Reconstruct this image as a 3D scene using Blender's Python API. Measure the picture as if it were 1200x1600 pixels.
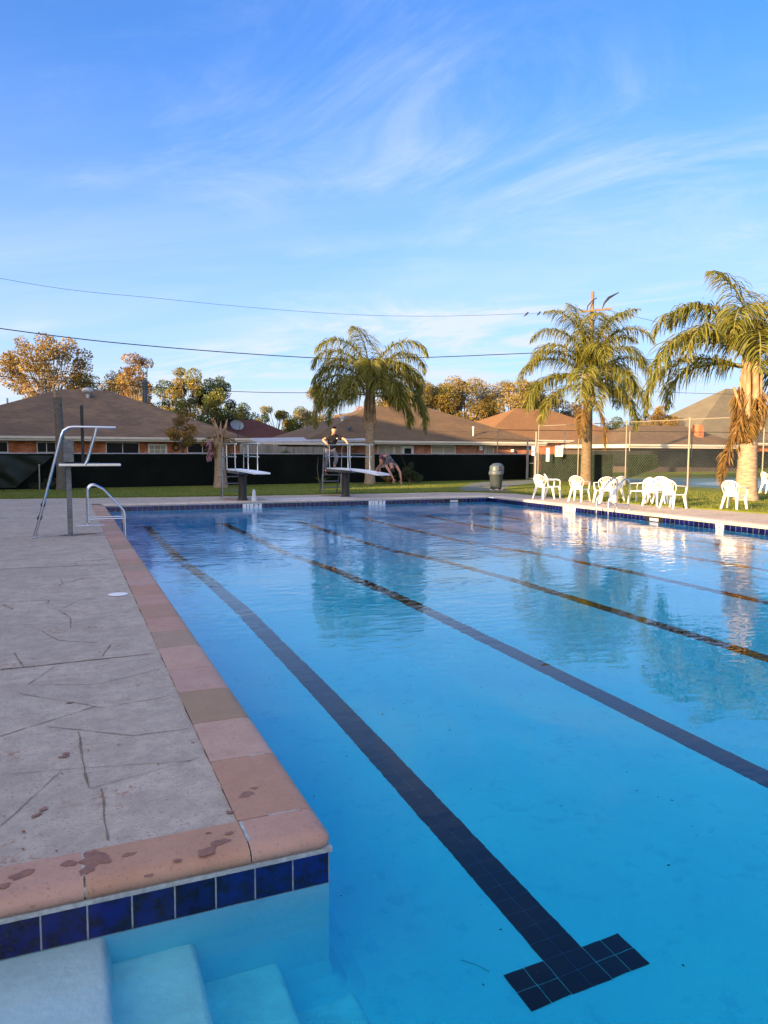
import bpy, bmesh, math, random
from mathutils import Vector, Matrix, noise
R = math.radians
sin, cos, pi = math.sin, math.cos, math.pi
for o in list(bpy.data.objects): bpy.data.objects.remove(o)
scn = bpy.context.scene
col = scn.collection

# ------------------------------------------------------------------ camera
cd = bpy.data.cameras.new('camera'); cam = bpy.data.objects.new('camera', cd); col.objects.link(cam)
scn.camera = cam
cd.sensor_fit = 'VERTICAL'; cd.sensor_height = 24.0; cd.lens = 24.0*1152.6/1600.0
cd.clip_start = 0.05; cd.clip_end = 3000
Fv = Vector((0.39292128, 0.91595527, -0.08147898)); Rv = Vector((0.91913055, -0.39393344, 0.00393407)); Uv = Vector((0.02849386, 0.07643559, 0.9966673))
cam.matrix_world = Matrix(((Rv.x, Uv.x, -Fv.x, 0), (Rv.y, Uv.y, -Fv.y, 0), (Rv.z, Uv.z, -Fv.z, 1.6), (0, 0, 0, 1)))

# ------------------------------------------------------------------ light
SUN_EL = 13.0; TRAVEL = 67.0      # the light travels towards +X, a little towards +Y
td = Vector((sin(R(TRAVEL))*cos(R(SUN_EL)), cos(R(TRAVEL))*cos(R(SUN_EL)), -sin(R(SUN_EL))))
sd = bpy.data.lights.new('sun', 'SUN'); sun = bpy.data.objects.new('sun', sd); col.objects.link(sun)
sd.energy = 5.0; sd.angle = R(0.6); sd.color = (1.0, 0.65, 0.31)
sd.cycles.use_multiple_importance_sampling = False
sun.rotation_euler = td.to_track_quat('-Z', 'Y').to_euler()
world = bpy.data.worlds.new("World"); scn.world = world; world.use_nodes = True
wn = world.node_tree.nodes; wl = world.node_tree.links; wn.clear()
def wnode(t, **k):
    n = wn.new(t)
    for a, b in k.items(): setattr(n, a, b)
    return n
sky = wnode('ShaderNodeTexSky', sky_type='NISHITA', sun_disc=False, sun_elevation=R(SUN_EL), sun_rotation=R(TRAVEL+180), altitude=0, air_density=1.0, dust_density=0.4, ozone_density=2.5)
geo = wnode('ShaderNodeTexCoord')
sep = wnode('ShaderNodeSeparateXYZ'); wl.new(geo.outputs['Generated'], sep.inputs[0])
zc = wnode('ShaderNodeMath', operation='MAXIMUM'); wl.new(sep.outputs[2], zc.inputs[0]); zc.inputs[1].default_value = 0.03
zz = wnode('ShaderNodeMath', operation='ADD'); wl.new(zc.outputs[0], zz.inputs[0]); zz.inputs[1].default_value = 0.10
dx = wnode('ShaderNodeMath', operation='DIVIDE'); wl.new(sep.outputs[0], dx.inputs[0]); wl.new(zz.outputs[0], dx.inputs[1])
dy = wnode('ShaderNodeMath', operation='DIVIDE'); wl.new(sep.outputs[1], dy.inputs[0]); wl.new(zz.outputs[0], dy.inputs[1])
cmb = wnode('ShaderNodeCombineXYZ'); wl.new(dx.outputs[0], cmb.inputs[0]); wl.new(dy.outputs[0], cmb.inputs[1])
def wnoise(rot, sc, scale, detail, dist, lo, hi, rough=0.6, loc=(0, 0, 0)):
    mp = wnode('ShaderNodeMapping', vector_type='TEXTURE'); mp.inputs['Rotation'].default_value = (0, 0, R(rot)); mp.inputs['Scale'].default_value = sc; mp.inputs['Location'].default_value = loc
    wl.new(cmb.outputs[0], mp.inputs[0])
    nz = wnode('ShaderNodeTexNoise'); nz.inputs['Scale'].default_value = scale; nz.inputs['Detail'].default_value = detail
    nz.inputs['Roughness'].default_value = rough; nz.inputs['Distortion'].default_value = dist
    wl.new(mp.outputs[0], nz.inputs['Vector'])
    mr = wnode('ShaderNodeMapRange', interpolation_type='SMOOTHSTEP'); wl.new(nz.outputs['Fac'], mr.inputs[0])
    mr.inputs[1].default_value = lo; mr.inputs[2].default_value = hi
    return mr
c1 = wnoise(-58, (1.35, 0.8, 1), 1.15, 12, 0.9, 0.41, 0.76, 0.68, (6.5, 9.5, 0))
c2 = wnoise(-50, (1.4, 0.9, 1), 0.55, 4, 0.4, 0.38, 0.62, 0.5, (3.1, 1.3, 0))
mul = wnode('ShaderNodeMath', operation='MULTIPLY'); wl.new(c1.outputs[0], mul.inputs[0]); wl.new(c2.outputs[0], mul.inputs[1])
hz = wnode('ShaderNodeMapRange', interpolation_type='SMOOTHSTEP'); wl.new(sep.outputs[2], hz.inputs[0])
hz.inputs[1].default_value = 0.50; hz.inputs[2].default_value = 0.0; hz.inputs[3].default_value = 0.14; hz.inputs[4].default_value = 0.88
c3 = wnoise(-30, (3.0, 0.8, 1), 0.8, 7, 0.5, 0.25, 0.75, 0.6, (7, 2, 0))
hz2 = wnode('ShaderNodeMath', operation='MULTIPLY'); wl.new(hz.outputs[0], hz2.inputs[0]); 
c3m = wnode('ShaderNodeMath', operation='MULTIPLY_ADD'); wl.new(c3.outputs[0], c3m.inputs[0]); c3m.inputs[1].default_value = 0.4; c3m.inputs[2].default_value = 0.75
wl.new(c3m.outputs[0], hz2.inputs[1])
cs = wnode('ShaderNodeMath', operation='MULTIPLY_ADD'); wl.new(mul.outputs[0], cs.inputs[0]); cs.inputs[1].default_value = 0.72; wl.new(hz2.outputs[0], cs.inputs[2])
cs.use_clamp = True
hs = wnode('ShaderNodeHueSaturation'); hs.inputs['Saturation'].default_value = 1.22; hs.inputs['Value'].default_value = 1.25
wb = wnode('ShaderNodeMix', data_type='RGBA', blend_type='MULTIPLY'); wb.inputs[0].default_value = 1; wb.inputs[7].default_value = (0.60, 0.955, 1.55, 1)
wl.new(sky.outputs[0], wb.inputs[6]); wl.new(wb.outputs[2], hs.inputs['Color'])
mixc = wnode('ShaderNodeMix', data_type='RGBA'); wl.new(cs.outputs[0], mixc.inputs[0]); wl.new(hs.outputs[0], mixc.inputs[6])
# extra warm cloud glow behind the viewer, towards the sun, added to fill shade
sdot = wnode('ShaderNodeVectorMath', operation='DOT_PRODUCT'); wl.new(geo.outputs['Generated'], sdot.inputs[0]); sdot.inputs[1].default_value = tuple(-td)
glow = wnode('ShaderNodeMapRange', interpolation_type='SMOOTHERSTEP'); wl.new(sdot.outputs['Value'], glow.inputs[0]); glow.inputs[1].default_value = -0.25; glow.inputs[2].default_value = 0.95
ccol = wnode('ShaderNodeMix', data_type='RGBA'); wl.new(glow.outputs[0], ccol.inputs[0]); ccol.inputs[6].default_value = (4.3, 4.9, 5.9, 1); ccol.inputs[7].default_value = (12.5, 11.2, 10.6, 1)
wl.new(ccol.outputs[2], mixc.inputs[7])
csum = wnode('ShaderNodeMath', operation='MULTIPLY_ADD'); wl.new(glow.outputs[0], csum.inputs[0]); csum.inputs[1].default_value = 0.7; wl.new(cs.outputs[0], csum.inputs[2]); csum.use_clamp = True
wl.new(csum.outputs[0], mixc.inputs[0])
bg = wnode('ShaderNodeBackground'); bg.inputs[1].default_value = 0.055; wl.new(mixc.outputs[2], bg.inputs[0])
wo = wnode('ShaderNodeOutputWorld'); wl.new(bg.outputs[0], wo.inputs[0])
vs = scn.view_settings; vs.view_transform = 'Standard'; vs.look = 'None'; vs.gamma = 1; vs.use_curve_mapping = False
vs.exposure = 1.75
cy = scn.cycles
cy.use_denoising = True; cy.max_bounces = 14; cy.diffuse_bounces = 5; cy.glossy_bounces = 6; cy.transmission_bounces = 10; cy.transparent_max_bounces = 24
cy.sample_clamp_indirect = 6; cy.caustics_refractive = True; cy.caustics_reflective = False

# ------------------------------------------------------------------ materials
MATS = {}
def mat(name, base, rough=0.7, metal=0.0, var=0.0, vscale=4.0, bump=0.0, bscale=20.0, spec=0.5, col2=None, trans=0.0, attr=False, stretch=None, lo=0.35, hi=0.65, coat=0.0):
    m = bpy.data.materials.new(name); m.use_nodes = True; nt = m.node_tree; n = nt.nodes; l = nt.links; n.clear()
    out = n.new('ShaderNodeOutputMaterial'); p = n.new('ShaderNodeBsdfPrincipled')
    p.inputs['Roughness'].default_value = rough; p.inputs['Metallic'].default_value = metal; p.inputs['Specular IOR Level'].default_value = spec
    p.inputs['Coat Weight'].default_value = coat
    c = (*base, 1); tc = n.new('ShaderNodeTexCoord')
    vec = tc.outputs['Object']
    if stretch:
        mp = n.new('ShaderNodeMapping'); mp.inputs['Scale'].default_value = stretch; l.new(vec, mp.inputs[0]); vec = mp.outputs[0]
    src = None
    if var > 0 or col2:
        nz = n.new('ShaderNodeTexNoise'); nz.inputs['Scale'].default_value = vscale; nz.inputs['Detail'].default_value = 7; nz.inputs['Roughness'].default_value = 0.62
        l.new(vec, nz.inputs['Vector'])
        mr = n.new('ShaderNodeMapRange'); l.new(nz.outputs['Fac'], mr.inputs[0]); mr.inputs[1].default_value = lo; mr.inputs[2].default_value = hi
        mx = n.new('ShaderNodeMix'); mx.data_type = 'RGBA'; l.new(mr.outputs[0], mx.inputs[0])
        mx.inputs[6].default_value = c
        mx.inputs[7].default_value = (*col2, 1) if col2 else tuple([x*(1-var) for x in base]+[1])
        if not col2: mx.inputs[6].default_value = tuple([min(1, x*(1+var)) for x in base]+[1])
        src = mx.outputs[2]
    if attr:
        at = n.new('ShaderNodeAttribute'); at.attribute_name = 'tint'
        mm = n.new('ShaderNodeMix'); mm.data_type = 'RGBA'; mm.blend_type = 'MULTIPLY'; mm.inputs[0].default_value = 1
        if src: l.new(src, mm.inputs[6])
        else: mm.inputs[6].default_value = c
        l.new(at.outputs['Color'], mm.inputs[7]); src = mm.outputs[2]
    if src: l.new(src, p.inputs['Base Color'])
    else: p.inputs['Base Color'].default_value = c
    if bump > 0:
        bz = n.new('ShaderNodeTexNoise'); bz.inputs['Scale'].default_value = bscale; bz.inputs['Detail'].default_value = 5
        l.new(vec, bz.inputs['Vector']); b = n.new('ShaderNodeBump'); b.inputs['Strength'].default_value = bump; b.inputs['Distance'].default_value = 0.02
        l.new(bz.outputs['Fac'], b.inputs['Height']); l.new(b.outputs[0], p.inputs['Normal'])
    last = p.outputs[0]
    if trans > 0:
        t = n.new('ShaderNodeBsdfTranslucent'); ms = n.new('ShaderNodeMixShader'); ms.inputs[0].default_value = trans
        if src: l.new(src, t.inputs[0])
        else: t.inputs[0].default_value = c
        l.new(p.outputs[0], ms.inputs[1]); l.new(t.outputs[0], ms.inputs[2]); last = ms.outputs[0]
    l.new(last, out.inputs[0]); MATS[name] = m
    return m

M = dict(
    steel=mat('stainless_steel', (0.62, 0.64, 0.68), 0.18, 1.0, bump=0.02, bscale=60),
    galv=mat('galvanised_steel', (0.36, 0.37, 0.37), 0.5, 0.7, var=0.15, vscale=9),
    darkmetal=mat('dark_painted_metal', (0.018, 0.02, 0.02), 0.5, 0.2, var=0.3),
    standpaint=mat('dark_green_pedestal', (0.012, 0.016, 0.014), 0.55, var=0.4, vscale=6, col2=(0.03, 0.02, 0.012)),
    graysteel=mat('weathered_grey_steel', (0.15, 0.16, 0.17), 0.55, 0.4, var=0.3, vscale=14),
    board=mat('diving_board_white', (0.78, 0.82, 0.86), 0.6, var=0.05),
    plastic=mat('white_plastic', (0.84, 0.84, 0.82), 0.38, var=0.03, vscale=6),
    paper=mat('white_paper', (0.8, 0.8, 0.8), 0.8), ink=mat('dark_ink', (0.02, 0.02, 0.03), 0.7), redink=mat('red_ink', (0.5, 0.05, 0.03), 0.7),
    bin=mat('grey_bin_plastic', (0.04, 0.055, 0.065), 0.5, var=0.15), binlid=mat('pale_bin_lid', (0.055, 0.08, 0.105), 0.45, var=0.1), bindark=mat('black_opening', (0.01, 0.01, 0.012), 0.6),
    screen=mat('black_windscreen_mesh', (0.0022, 0.0045, 0.0038), 0.85, var=0.5, vscale=0.7, bump=0.4, bscale=3, spec=0.15),
    screen2=mat('green_windscreen_mesh', (0.008, 0.018, 0.011), 0.85, var=0.4, vscale=1.4, bump=0.5, bscale=4, spec=0.15),
    trunk=mat('palm_trunk', (0.29, 0.225, 0.165), 0.9, var=0.35, vscale=5, bump=0.8, bscale=12, stretch=(1, 1, 4)),
    boot=mat('leaf_base', (0.30, 0.21, 0.135), 0.85, var=0.4, vscale=7, bump=0.5, stretch=(1, 1, 0.4)),
    frond=mat('palm_leaflets', (0.155, 0.175, 0.028), 0.5, attr=True, trans=0.38),
    rachis=mat('palm_rachis', (0.2, 0.2, 0.07), 0.6, attr=False),
    deadfrond=mat('dead_palm_leaflets', (0.18, 0.115, 0.034), 0.8, attr=True, trans=0.25),
    leaf=mat('leaves', (1, 1, 1), 0.6, attr=True, trans=0.3),
    bark=mat('bark', (0.12, 0.09, 0.07), 0.9, var=0.3, vscale=8),
    palebark=mat('pale_bark', (0.22, 0.185, 0.15), 0.9, var=0.3, vscale=8),
    wire=mat('wire_rubber', (0.01, 0.01, 0.012), 0.6), wood=mat('pole_wood', (0.19, 0.135, 0.085), 0.9, var=0.3, vscale=6),
    plank=mat('weathered_fence_boards', (0.24, 0.225, 0.215), 0.9, var=0.25, vscale=3, attr=True, stretch=(8, 8, 0.6)),
    fascia=mat('cream_fascia_paint', (0.62, 0.58, 0.52), 0.6, var=0.06), soffit=mat('dark_soffit', (0.06, 0.05, 0.045), 0.8),
    glass=mat('dark_window_glass', (0.008, 0.010, 0.012), 0.35, spec=0.12), blind=mat('beige_window_blind', (0.34, 0.3, 0.23), 0.7, var=0.1, vscale=2),
    winframe=mat('white_window_frame', (0.62, 0.62, 0.62), 0.5), pipe=mat('dark_flue_metal', (0.07, 0.09, 0.11), 0.45, 0.5), ventm=mat('pale_vent_metal', (0.5, 0.5, 0.5), 0.4, 0.4, var=0.2),
    dish=mat('satellite_dish_grey', (0.2, 0.24, 0.29), 0.5), skin=mat('skin', (0.55, 0.28, 0.19), 0.55), hair=mat('dark_hair', (0.008, 0.006, 0.005), 0.6, bump=0.4, bscale=90),
    polo=mat('black_polo_shirt', (0.006, 0.006, 0.008), 0.85), trousers=mat('grey_trousers', (0.15, 0.145, 0.18), 0.9, var=0.15, vscale=10), shoe=mat('brown_shoe_leather', (0.16, 0.07, 0.03), 0.5),
    trunks=mat('patterned_swim_shorts', (0.22, 0.06, 0.08), 0.85, vscale=14, col2=(0.02, 0.03, 0.05), lo=0.47, hi=0.53), eye=mat('eye_dark', (0.01, 0.01, 0.01), 0.3), lip=mat('lip', (0.35, 0.1, 0.08), 0.5),
    skin2=mat('tanned_skin', (0.36, 0.165, 0.095), 0.5), bird=mat('bird_black', (0.012, 0.012, 0.015), 0.6),
    wreath=mat('wreath_greenery', (0.02, 0.04, 0.015), 0.9), rust=mat('rust_stain', (0.24, 0.1, 0.04), 0.9, var=0.3), soil=mat('bare_soil', (0.06, 0.04, 0.025), 1.0, var=0.3),
    groove=mat('deck_groove_dirt', (0.20, 0.15, 0.115), 0.95, var=0.4, vscale=9), wet=mat('wet_stain', (0.24, 0.105, 0.055), 0.45, var=0.25, vscale=20),
    grout=mat('pale_grout', (0.36, 0.39, 0.39), 0.8, var=0.25, vscale=30, bump=0.3, bscale=60), cream=mat('cream_stucco', (0.55, 0.5, 0.42), 0.9, var=0.1),
    pink=mat('pink_dried_flowers', (0.4, 0.2, 0.28), 0.9), court=mat('green_court_surface', (0.05, 0.13, 0.12), 0.7, var=0.15, vscale=1.5), courtblue=mat('blue_court_surface', (0.12, 0.24, 0.33), 0.7, var=0.15), line=mat('white_line_paint', (0.7, 0.7, 0.7), 0.7),
    path=mat('worn_green_grey_path', (0.10, 0.13, 0.125), 0.95, var=0.2, vscale=3, bump=0.3), deepmark=mat('depth_marker_tile', (0.75, 0.78, 0.8), 0.4),
    coppatch=mat('pale_plate', (0.55, 0.55, 0.6), 0.8, var=0.1), poolrail=mat('bollard_plastic', (0.7, 0.72, 0.74), 0.5),
)

def N(nt, t, **k):
    n = nt.nodes.new(t)
    for a, b in k.items(): setattr(n, a, b)
    return n
def newmat(name):
    m = bpy.data.materials.new(name); m.use_nodes = True; nt = m.node_tree; nt.nodes.clear()
    out = N(nt, 'ShaderNodeOutputMaterial'); p = N(nt, 'ShaderNodeBsdfPrincipled'); nt.links.new(p.outputs[0], out.inputs[0])
    tc = N(nt, 'ShaderNodeTexCoord')
    return m, nt, p, tc.outputs['Object'], out
def noise_fac(nt, vec, scale, lo, hi, detail=6, rough=0.6, stretch=None):
    if stretch:
        mp = N(nt, 'ShaderNodeMapping'); mp.inputs['Scale'].default_value = stretch; nt.links.new(vec, mp.inputs[0]); vec = mp.outputs[0]
    z = N(nt, 'ShaderNodeTexNoise'); z.inputs['Scale'].default_value = scale; z.inputs['Detail'].default_value = detail; z.inputs['Roughness'].default_value = rough
    nt.links.new(vec, z.inputs['Vector']); r = N(nt, 'ShaderNodeMapRange', interpolation_type='SMOOTHSTEP'); nt.links.new(z.outputs['Fac'], r.inputs[0]); r.inputs[1].default_value = lo; r.inputs[2].default_value = hi
    return r.outputs[0], z.outputs['Fac']
def mixcol(nt, fac, a, b, mode='MIX'):
    x = N(nt, 'ShaderNodeMix', data_type='RGBA', blend_type=mode)
    for s, v in ((0, fac), (6, a), (7, b)):
        if isinstance(v, (int, float)): x.inputs[s].default_value = v
        elif isinstance(v, tuple): x.inputs[s].default_value = (*v, 1)
        else: nt.links.new(v, x.inputs[s])
    return x.outputs[2]
def mathn(nt, op, a, b=0.0, clamp=False):
    x = N(nt, 'ShaderNodeMath', operation=op, use_clamp=clamp)
    for s, v in ((0, a), (1, b)):
        if isinstance(v, (int, float)): x.inputs[s].default_value = v
        else: nt.links.new(v, x.inputs[s])
    return x.outputs[0]
def bumpn(nt, p, h, strength=0.4, dist=0.01):
    b = N(nt, 'ShaderNodeBump'); b.inputs['Strength'].default_value = strength; b.inputs['Distance'].default_value = dist
    nt.links.new(h, b.inputs['Height']); nt.links.new(b.outputs[0], p.inputs['Normal'])

# concrete deck: mottled, pitted, faint engraved stone pattern, reddish wear
m, nt, p, v, out = newmat('concrete_deck'); M['deck'] = m
f1, _ = noise_fac(nt, v, 0.8, 0.3, 0.7); f2, r2 = noise_fac(nt, v, 9, 0.35, 0.7, 8, 0.7); f3, r3 = noise_fac(nt, v, 70, 0.56, 0.66, 4)
c = mixcol(nt, f1, (0.41, 0.355, 0.295), (0.51, 0.44, 0.365)); c = mixcol(nt, mathn(nt, 'MULTIPLY', f2, 0.7), c, (0.31, 0.27, 0.235))
f4, _ = noise_fac(nt, v, 2.2, 0.56, 0.64, 7, 0.7); f5, _ = noise_fac(nt, v, 24, 0.5, 0.58, 5)
c = mixcol(nt, mathn(nt, 'MULTIPLY', mathn(nt, 'MULTIPLY', f4, f5), 0.95), c, (0.33, 0.18, 0.12))
c = mixcol(nt, mathn(nt, 'MULTIPLY', f3, 0.6), c, (0.17, 0.14, 0.12)); f6, _ = noise_fac(nt, v, 3.4, 0.42, 0.60, 9, 0.75); c = mixcol(nt, mathn(nt, 'MULTIPLY', f6, 0.35), c, (0.26, 0.21, 0.18))
vo = N(nt, 'ShaderNodeTexVoronoi', feature='DISTANCE_TO_EDGE'); vo.inputs['Scale'].default_value = 1.15
wz = N(nt, 'ShaderNodeTexNoise'); wz.inputs['Scale'].default_value = 1.3; nt.links.new(v, wz.inputs['Vector'])
vm = N(nt, 'ShaderNodeVectorMath', operation='MULTIPLY_ADD'); nt.links.new(wz.outputs['Color'], vm.inputs[0]); vm.inputs[1].default_value = (0.35, 0.35, 0); nt.links.new(v, vm.inputs[2]); nt.links.new(vm.outputs[0], vo.inputs['Vector'])
e = N(nt, 'ShaderNodeMapRange'); nt.links.new(vo.outputs['Distance'], e.inputs[0]); e.inputs[1].default_value = 0.004; e.inputs[2].default_value = 0.010; e.inputs[3].default_value = 1; e.inputs[4].default_value = 0
gm, _ = noise_fac(nt, v, 1.1, 0.48, 0.56, 3)
sp = N(nt, 'ShaderNodeSeparateXYZ'); nt.links.new(v, sp.inputs[0])
far = N(nt, 'ShaderNodeMapRange'); nt.links.new(sp.outputs[1], far.inputs[0]); far.inputs[1].default_value = 8.0; far.inputs[2].default_value = 8.5
ed = mathn(nt, 'MULTIPLY', mathn(nt, 'MULTIPLY', e.outputs[0], gm), far.outputs[0])
c = mixcol(nt, mathn(nt, 'MULTIPLY', ed, 0.7), c, (0.13, 0.1, 0.085))
nt.links.new(c, p.inputs['Base Color']); p.inputs['Roughness'].default_value = 0.85
bumpn(nt, p, mathn(nt, 'SUBTRACT', mathn(nt, 'ADD', r2, mathn(nt, 'MULTIPLY', r3, 0.6)), mathn(nt, 'MULTIPLY', ed, 1.0)), 0.5, 0.006)

# terracotta coping
m, nt, p, v, out = newmat('terracotta_coping'); M['coping'] = m
at = N(nt, 'ShaderNodeAttribute', attribute_name='tint')
f1, r1 = noise_fac(nt, v, 5, 0.3, 0.7, 8, 0.7); f2, r2 = noise_fac(nt, v, 60, 0.6, 0.68, 3); f3, _ = noise_fac(nt, v, 130, 0.66, 0.7, 2)
c = mixcol(nt, mathn(nt, 'MULTIPLY', f1, 0.5), at.outputs['Color'], mixcol(nt, 1.0, at.outputs['Color'], (0.72, 0.66, 0.62), 'MULTIPLY'))
f7, _ = noise_fac(nt, v, 14, 0.5, 0.68, 8, 0.75); c = mixcol(nt, mathn(nt, 'MULTIPLY', f7, 0.45), c, (0.30, 0.2, 0.15)); c = mixcol(nt, mathn(nt, 'MULTIPLY', f2, 0.5), c, (0.16, 0.09, 0.06)); c = mixcol(nt, mathn(nt, 'MULTIPLY', f3, 0.5), c, (0.05, 0.04, 0.04))
nt.links.new(c, p.inputs['Base Color']); p.inputs['Roughness'].default_value = 0.7
bumpn(nt, p, mathn(nt, 'ADD', r1, mathn(nt, 'MULTIPLY', r2, 0.5)), 0.3, 0.006)

# blue glazed tiles
m, nt, p, v, out = newmat('blue_glazed_tile'); M['tile'] = m
at = N(nt, 'ShaderNodeAttribute', attribute_name='tint')
f1, r1 = noise_fac(nt, v, 22, 0.35, 0.65, 5)
c = mixcol(nt, f1, (0.003, 0.008, 0.10), (0.004, 0.004, 0.02)); c = mixcol(nt, 1.0, c, at.outputs['Color'], 'MULTIPLY')
nt.links.new(c, p.inputs['Base Color']); p.inputs['Roughness'].default_value = 0.22
f2, r2 = noise_fac(nt, v, 12, 0.3, 0.7); bumpn(nt, p, r2, 0.15, 0.01)

# pool plaster
m, nt, p, v, out = newmat('pool_plaster'); M['plaster'] = m
f1, r1 = noise_fac(nt, v, 0.9, 0.35, 0.65, 7, 0.65); f2, _ = noise_fac(nt, v, 7, 0.55, 0.68, 6); f3, _ = noise_fac(nt, v, 45, 0.68, 0.73, 3)
c = mixcol(nt, f1, (0.36, 0.82, 0.95), (0.30, 0.75, 0.92)); c = mixcol(nt, mathn(nt, 'MULTIPLY', f2, 0.45), c, (0.20, 0.62, 0.84)); c = mixcol(nt, mathn(nt, 'MULTIPLY', f3, 0.4), c, (0.2, 0.3, 0.35))
nt.links.new(c, p.inputs['Base Color']); p.inputs['Roughness'].default_value = 0.9; p.inputs['Specular IOR Level'].default_value = 0.0; f8, r8 = noise_fac(nt, v, 30, 0.3, 0.7, 8, 0.7); bumpn(nt, p, r8, 0.5, 0.01)

# water: clear, refracting, absorbing, fine ripples
m, nt, p, v, out = newmat('pool_water'); M['water'] = m
nt.nodes.remove(p)
g = N(nt, 'ShaderNodeBsdfGlass'); g.inputs['IOR'].default_value = 1.333; g.inputs['Roughness'].default_value = 0.0; g.inputs['Color'].default_value = (1, 1, 1, 1)
nt.links.new(g.outputs[0], out.inputs['Surface'])
sp = N(nt, 'ShaderNodeSeparateXYZ'); nt.links.new(v, sp.inputs[0])
_, n1 = noise_fac(nt, v, 2.3, 0, 1, 3, 0.5, (1.0, 1.6, 1)); _, n2 = noise_fac(nt, v, 5.2, 0, 1, 2, 0.45, (0.75, 1.35, 1)); _, n3 = noise_fac(nt, v, 0.7, 0, 1, 2, 0.5)
mr = N(nt, 'ShaderNodeMapRange', interpolation_type='SMOOTHSTEP'); nt.links.new(sp.outputs[1], mr.inputs[0]); mr.inputs[1].default_value = 3.0; mr.inputs[2].default_value = 13; mr.inputs[3].default_value = 0.2; mr.inputs[4].default_value = 1.0
patch, _ = noise_fac(nt, v, 0.35, 0.35, 0.65, 2)
_, n4 = noise_fac(nt, v, 13.0, 0, 1, 1, 0.5, (0.7, 1.4, 1))
h = mathn(nt, 'ADD', mathn(nt, 'MULTIPLY', n1, 0.0055), mathn(nt, 'MULTIPLY', mathn(nt, 'ADD', mathn(nt, 'MULTIPLY', n2, 0.0105), mathn(nt, 'MULTIPLY', n4, 0.0026)), mathn(nt, 'ADD', mathn(nt, 'MULTIPLY', patch, 0.95), 0.22)))
h = mathn(nt, 'ADD', h, mathn(nt, 'MULTIPLY', n3, 0.006))
h = mathn(nt, 'MULTIPLY', h, mr.outputs[0])
b = N(nt, 'ShaderNodeBump'); b.inputs['Strength'].default_value = 1.0; b.inputs['Distance'].default_value = 1.0; nt.links.new(h, b.inputs['Height']); nt.links.new(b.outputs[0], g.inputs['Normal'])
va = N(nt, 'ShaderNodeVolumeAbsorption'); va.inputs['Color'].default_value = (0.0, 0.945, 0.995, 1); va.inputs['Density'].default_value = 1.45; nt.links.new(va.outputs[0], out.inputs['Volume'])

# grass
m, nt, p, v, out = newmat('lawn'); M['grass'] = m
f1, _ = noise_fac(nt, v, 0.45, 0.35, 0.65, 6); f2, r2 = noise_fac(nt, v, 14, 0.3, 0.7, 6, 0.75, (1, 2.2, 1)); f3, _ = noise_fac(nt, v, 1.7, 0.55, 0.7, 6)
c = mixcol(nt, f1, (0.13, 0.19, 0.022), (0.19, 0.215, 0.03)); c = mixcol(nt, mathn(nt, 'MULTIPLY', f2, 0.75), c, (0.045, 0.07, 0.012)); c = mixcol(nt, mathn(nt, 'MULTIPLY', f3, 0.5), c, (0.22, 0.18, 0.06))
nt.links.new(c, p.inputs['Base Color']); p.inputs['Roughness'].default_value = 0.95; p.inputs['Specular IOR Level'].default_value = 0.1; bumpn(nt, p, r2, 0.8, 0.05)

def brickmat(name, a, b_, mortar):
    m, nt, p, v, out = newmat(name)
    mp = N(nt, 'ShaderNodeMapping'); mp.inputs['Rotation'].default_value = (R(90), 0, 0); nt.links.new(v, mp.inputs[0])
    bt = N(nt, 'ShaderNodeTexBrick'); bt.inputs['Scale'].default_value = 1.0; bt.inputs['Brick Width'].default_value = 0.23; bt.inputs['Row Height'].default_value = 0.085; bt.inputs['Mortar Size'].default_value = 0.008; bt.inputs['Bias'].default_value = 0.0
    bt.inputs['Color1'].default_value = (*a, 1); bt.inputs['Color2'].default_value = (*b_, 1); bt.inputs['Mortar'].default_value = (*mortar, 1)
    nt.links.new(mp.outputs[0], bt.inputs['Vector'])
    f, _ = noise_fac(nt, v, 2.5, 0.45, 0.62, 6)
    c = mixcol(nt, mathn(nt, 'MULTIPLY', f, 0.55), bt.outputs['Color'], tuple(x*0.35 for x in a))
    nt.links.new(c, p.inputs['Base Color']); p.inputs['Roughness'].default_value = 0.9
    return m
M['brick'] = brickmat('orange_brick', (0.62, 0.17, 0.05), (0.42, 0.10, 0.035), (0.42, 0.3, 0.22))
M['brick2'] = brickmat('pink_brown_brick', (0.5, 0.18, 0.085), (0.33, 0.11, 0.06), (0.4, 0.3, 0.25))
def roofmat(name, a, b_, patchc):
    m, nt, p, v, out = newmat(name)
    f1, _ = noise_fac(nt, v, 0.5, 0.38, 0.62, 7, 0.65, (1, 1, 2)); f2, r2 = noise_fac(nt, v, 3.2, 0.38, 0.62, 8, 0.75, (0.6, 1, 4)); f3, r3 = noise_fac(nt, v, 11, 0.3, 0.7, 3, 0.6, (0.5, 1, 3))
    c = mixcol(nt, f1, a, b_); c = mixcol(nt, mathn(nt, 'MULTIPLY', f2, 0.6), c, patchc); c = mixcol(nt, mathn(nt, 'MULTIPLY', f3, 0.35), c, tuple(x*0.45 for x in a))
    sp = N(nt, 'ShaderNodeSeparateXYZ'); nt.links.new(v, sp.inputs[0])
    fr = mathn(nt, 'FRACT', mathn(nt, 'MULTIPLY', sp.outputs[2], 15.0)); ln = mathn(nt, 'LESS_THAN', fr, 0.14)
    c = mixcol(nt, mathn(nt, 'MULTIPLY', ln, 0.4), c, tuple(x*0.35 for x in a))
    nt.links.new(c, p.inputs['Base Color']); p.inputs['Roughness'].default_value = 0.95; bumpn(nt, p, mathn(nt, 'ADD', r3, fr), 0.4, 0.02)
    return m
M['roof1'] = roofmat('brown_shingles', (0.17, 0.11, 0.07), (0.26, 0.165, 0.095), (0.085, 0.06, 0.045))
M['roof3'] = roofmat('tan_shingles', (0.13, 0.082, 0.042), (0.175, 0.11, 0.053), (0.08, 0.053, 0.03))
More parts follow.
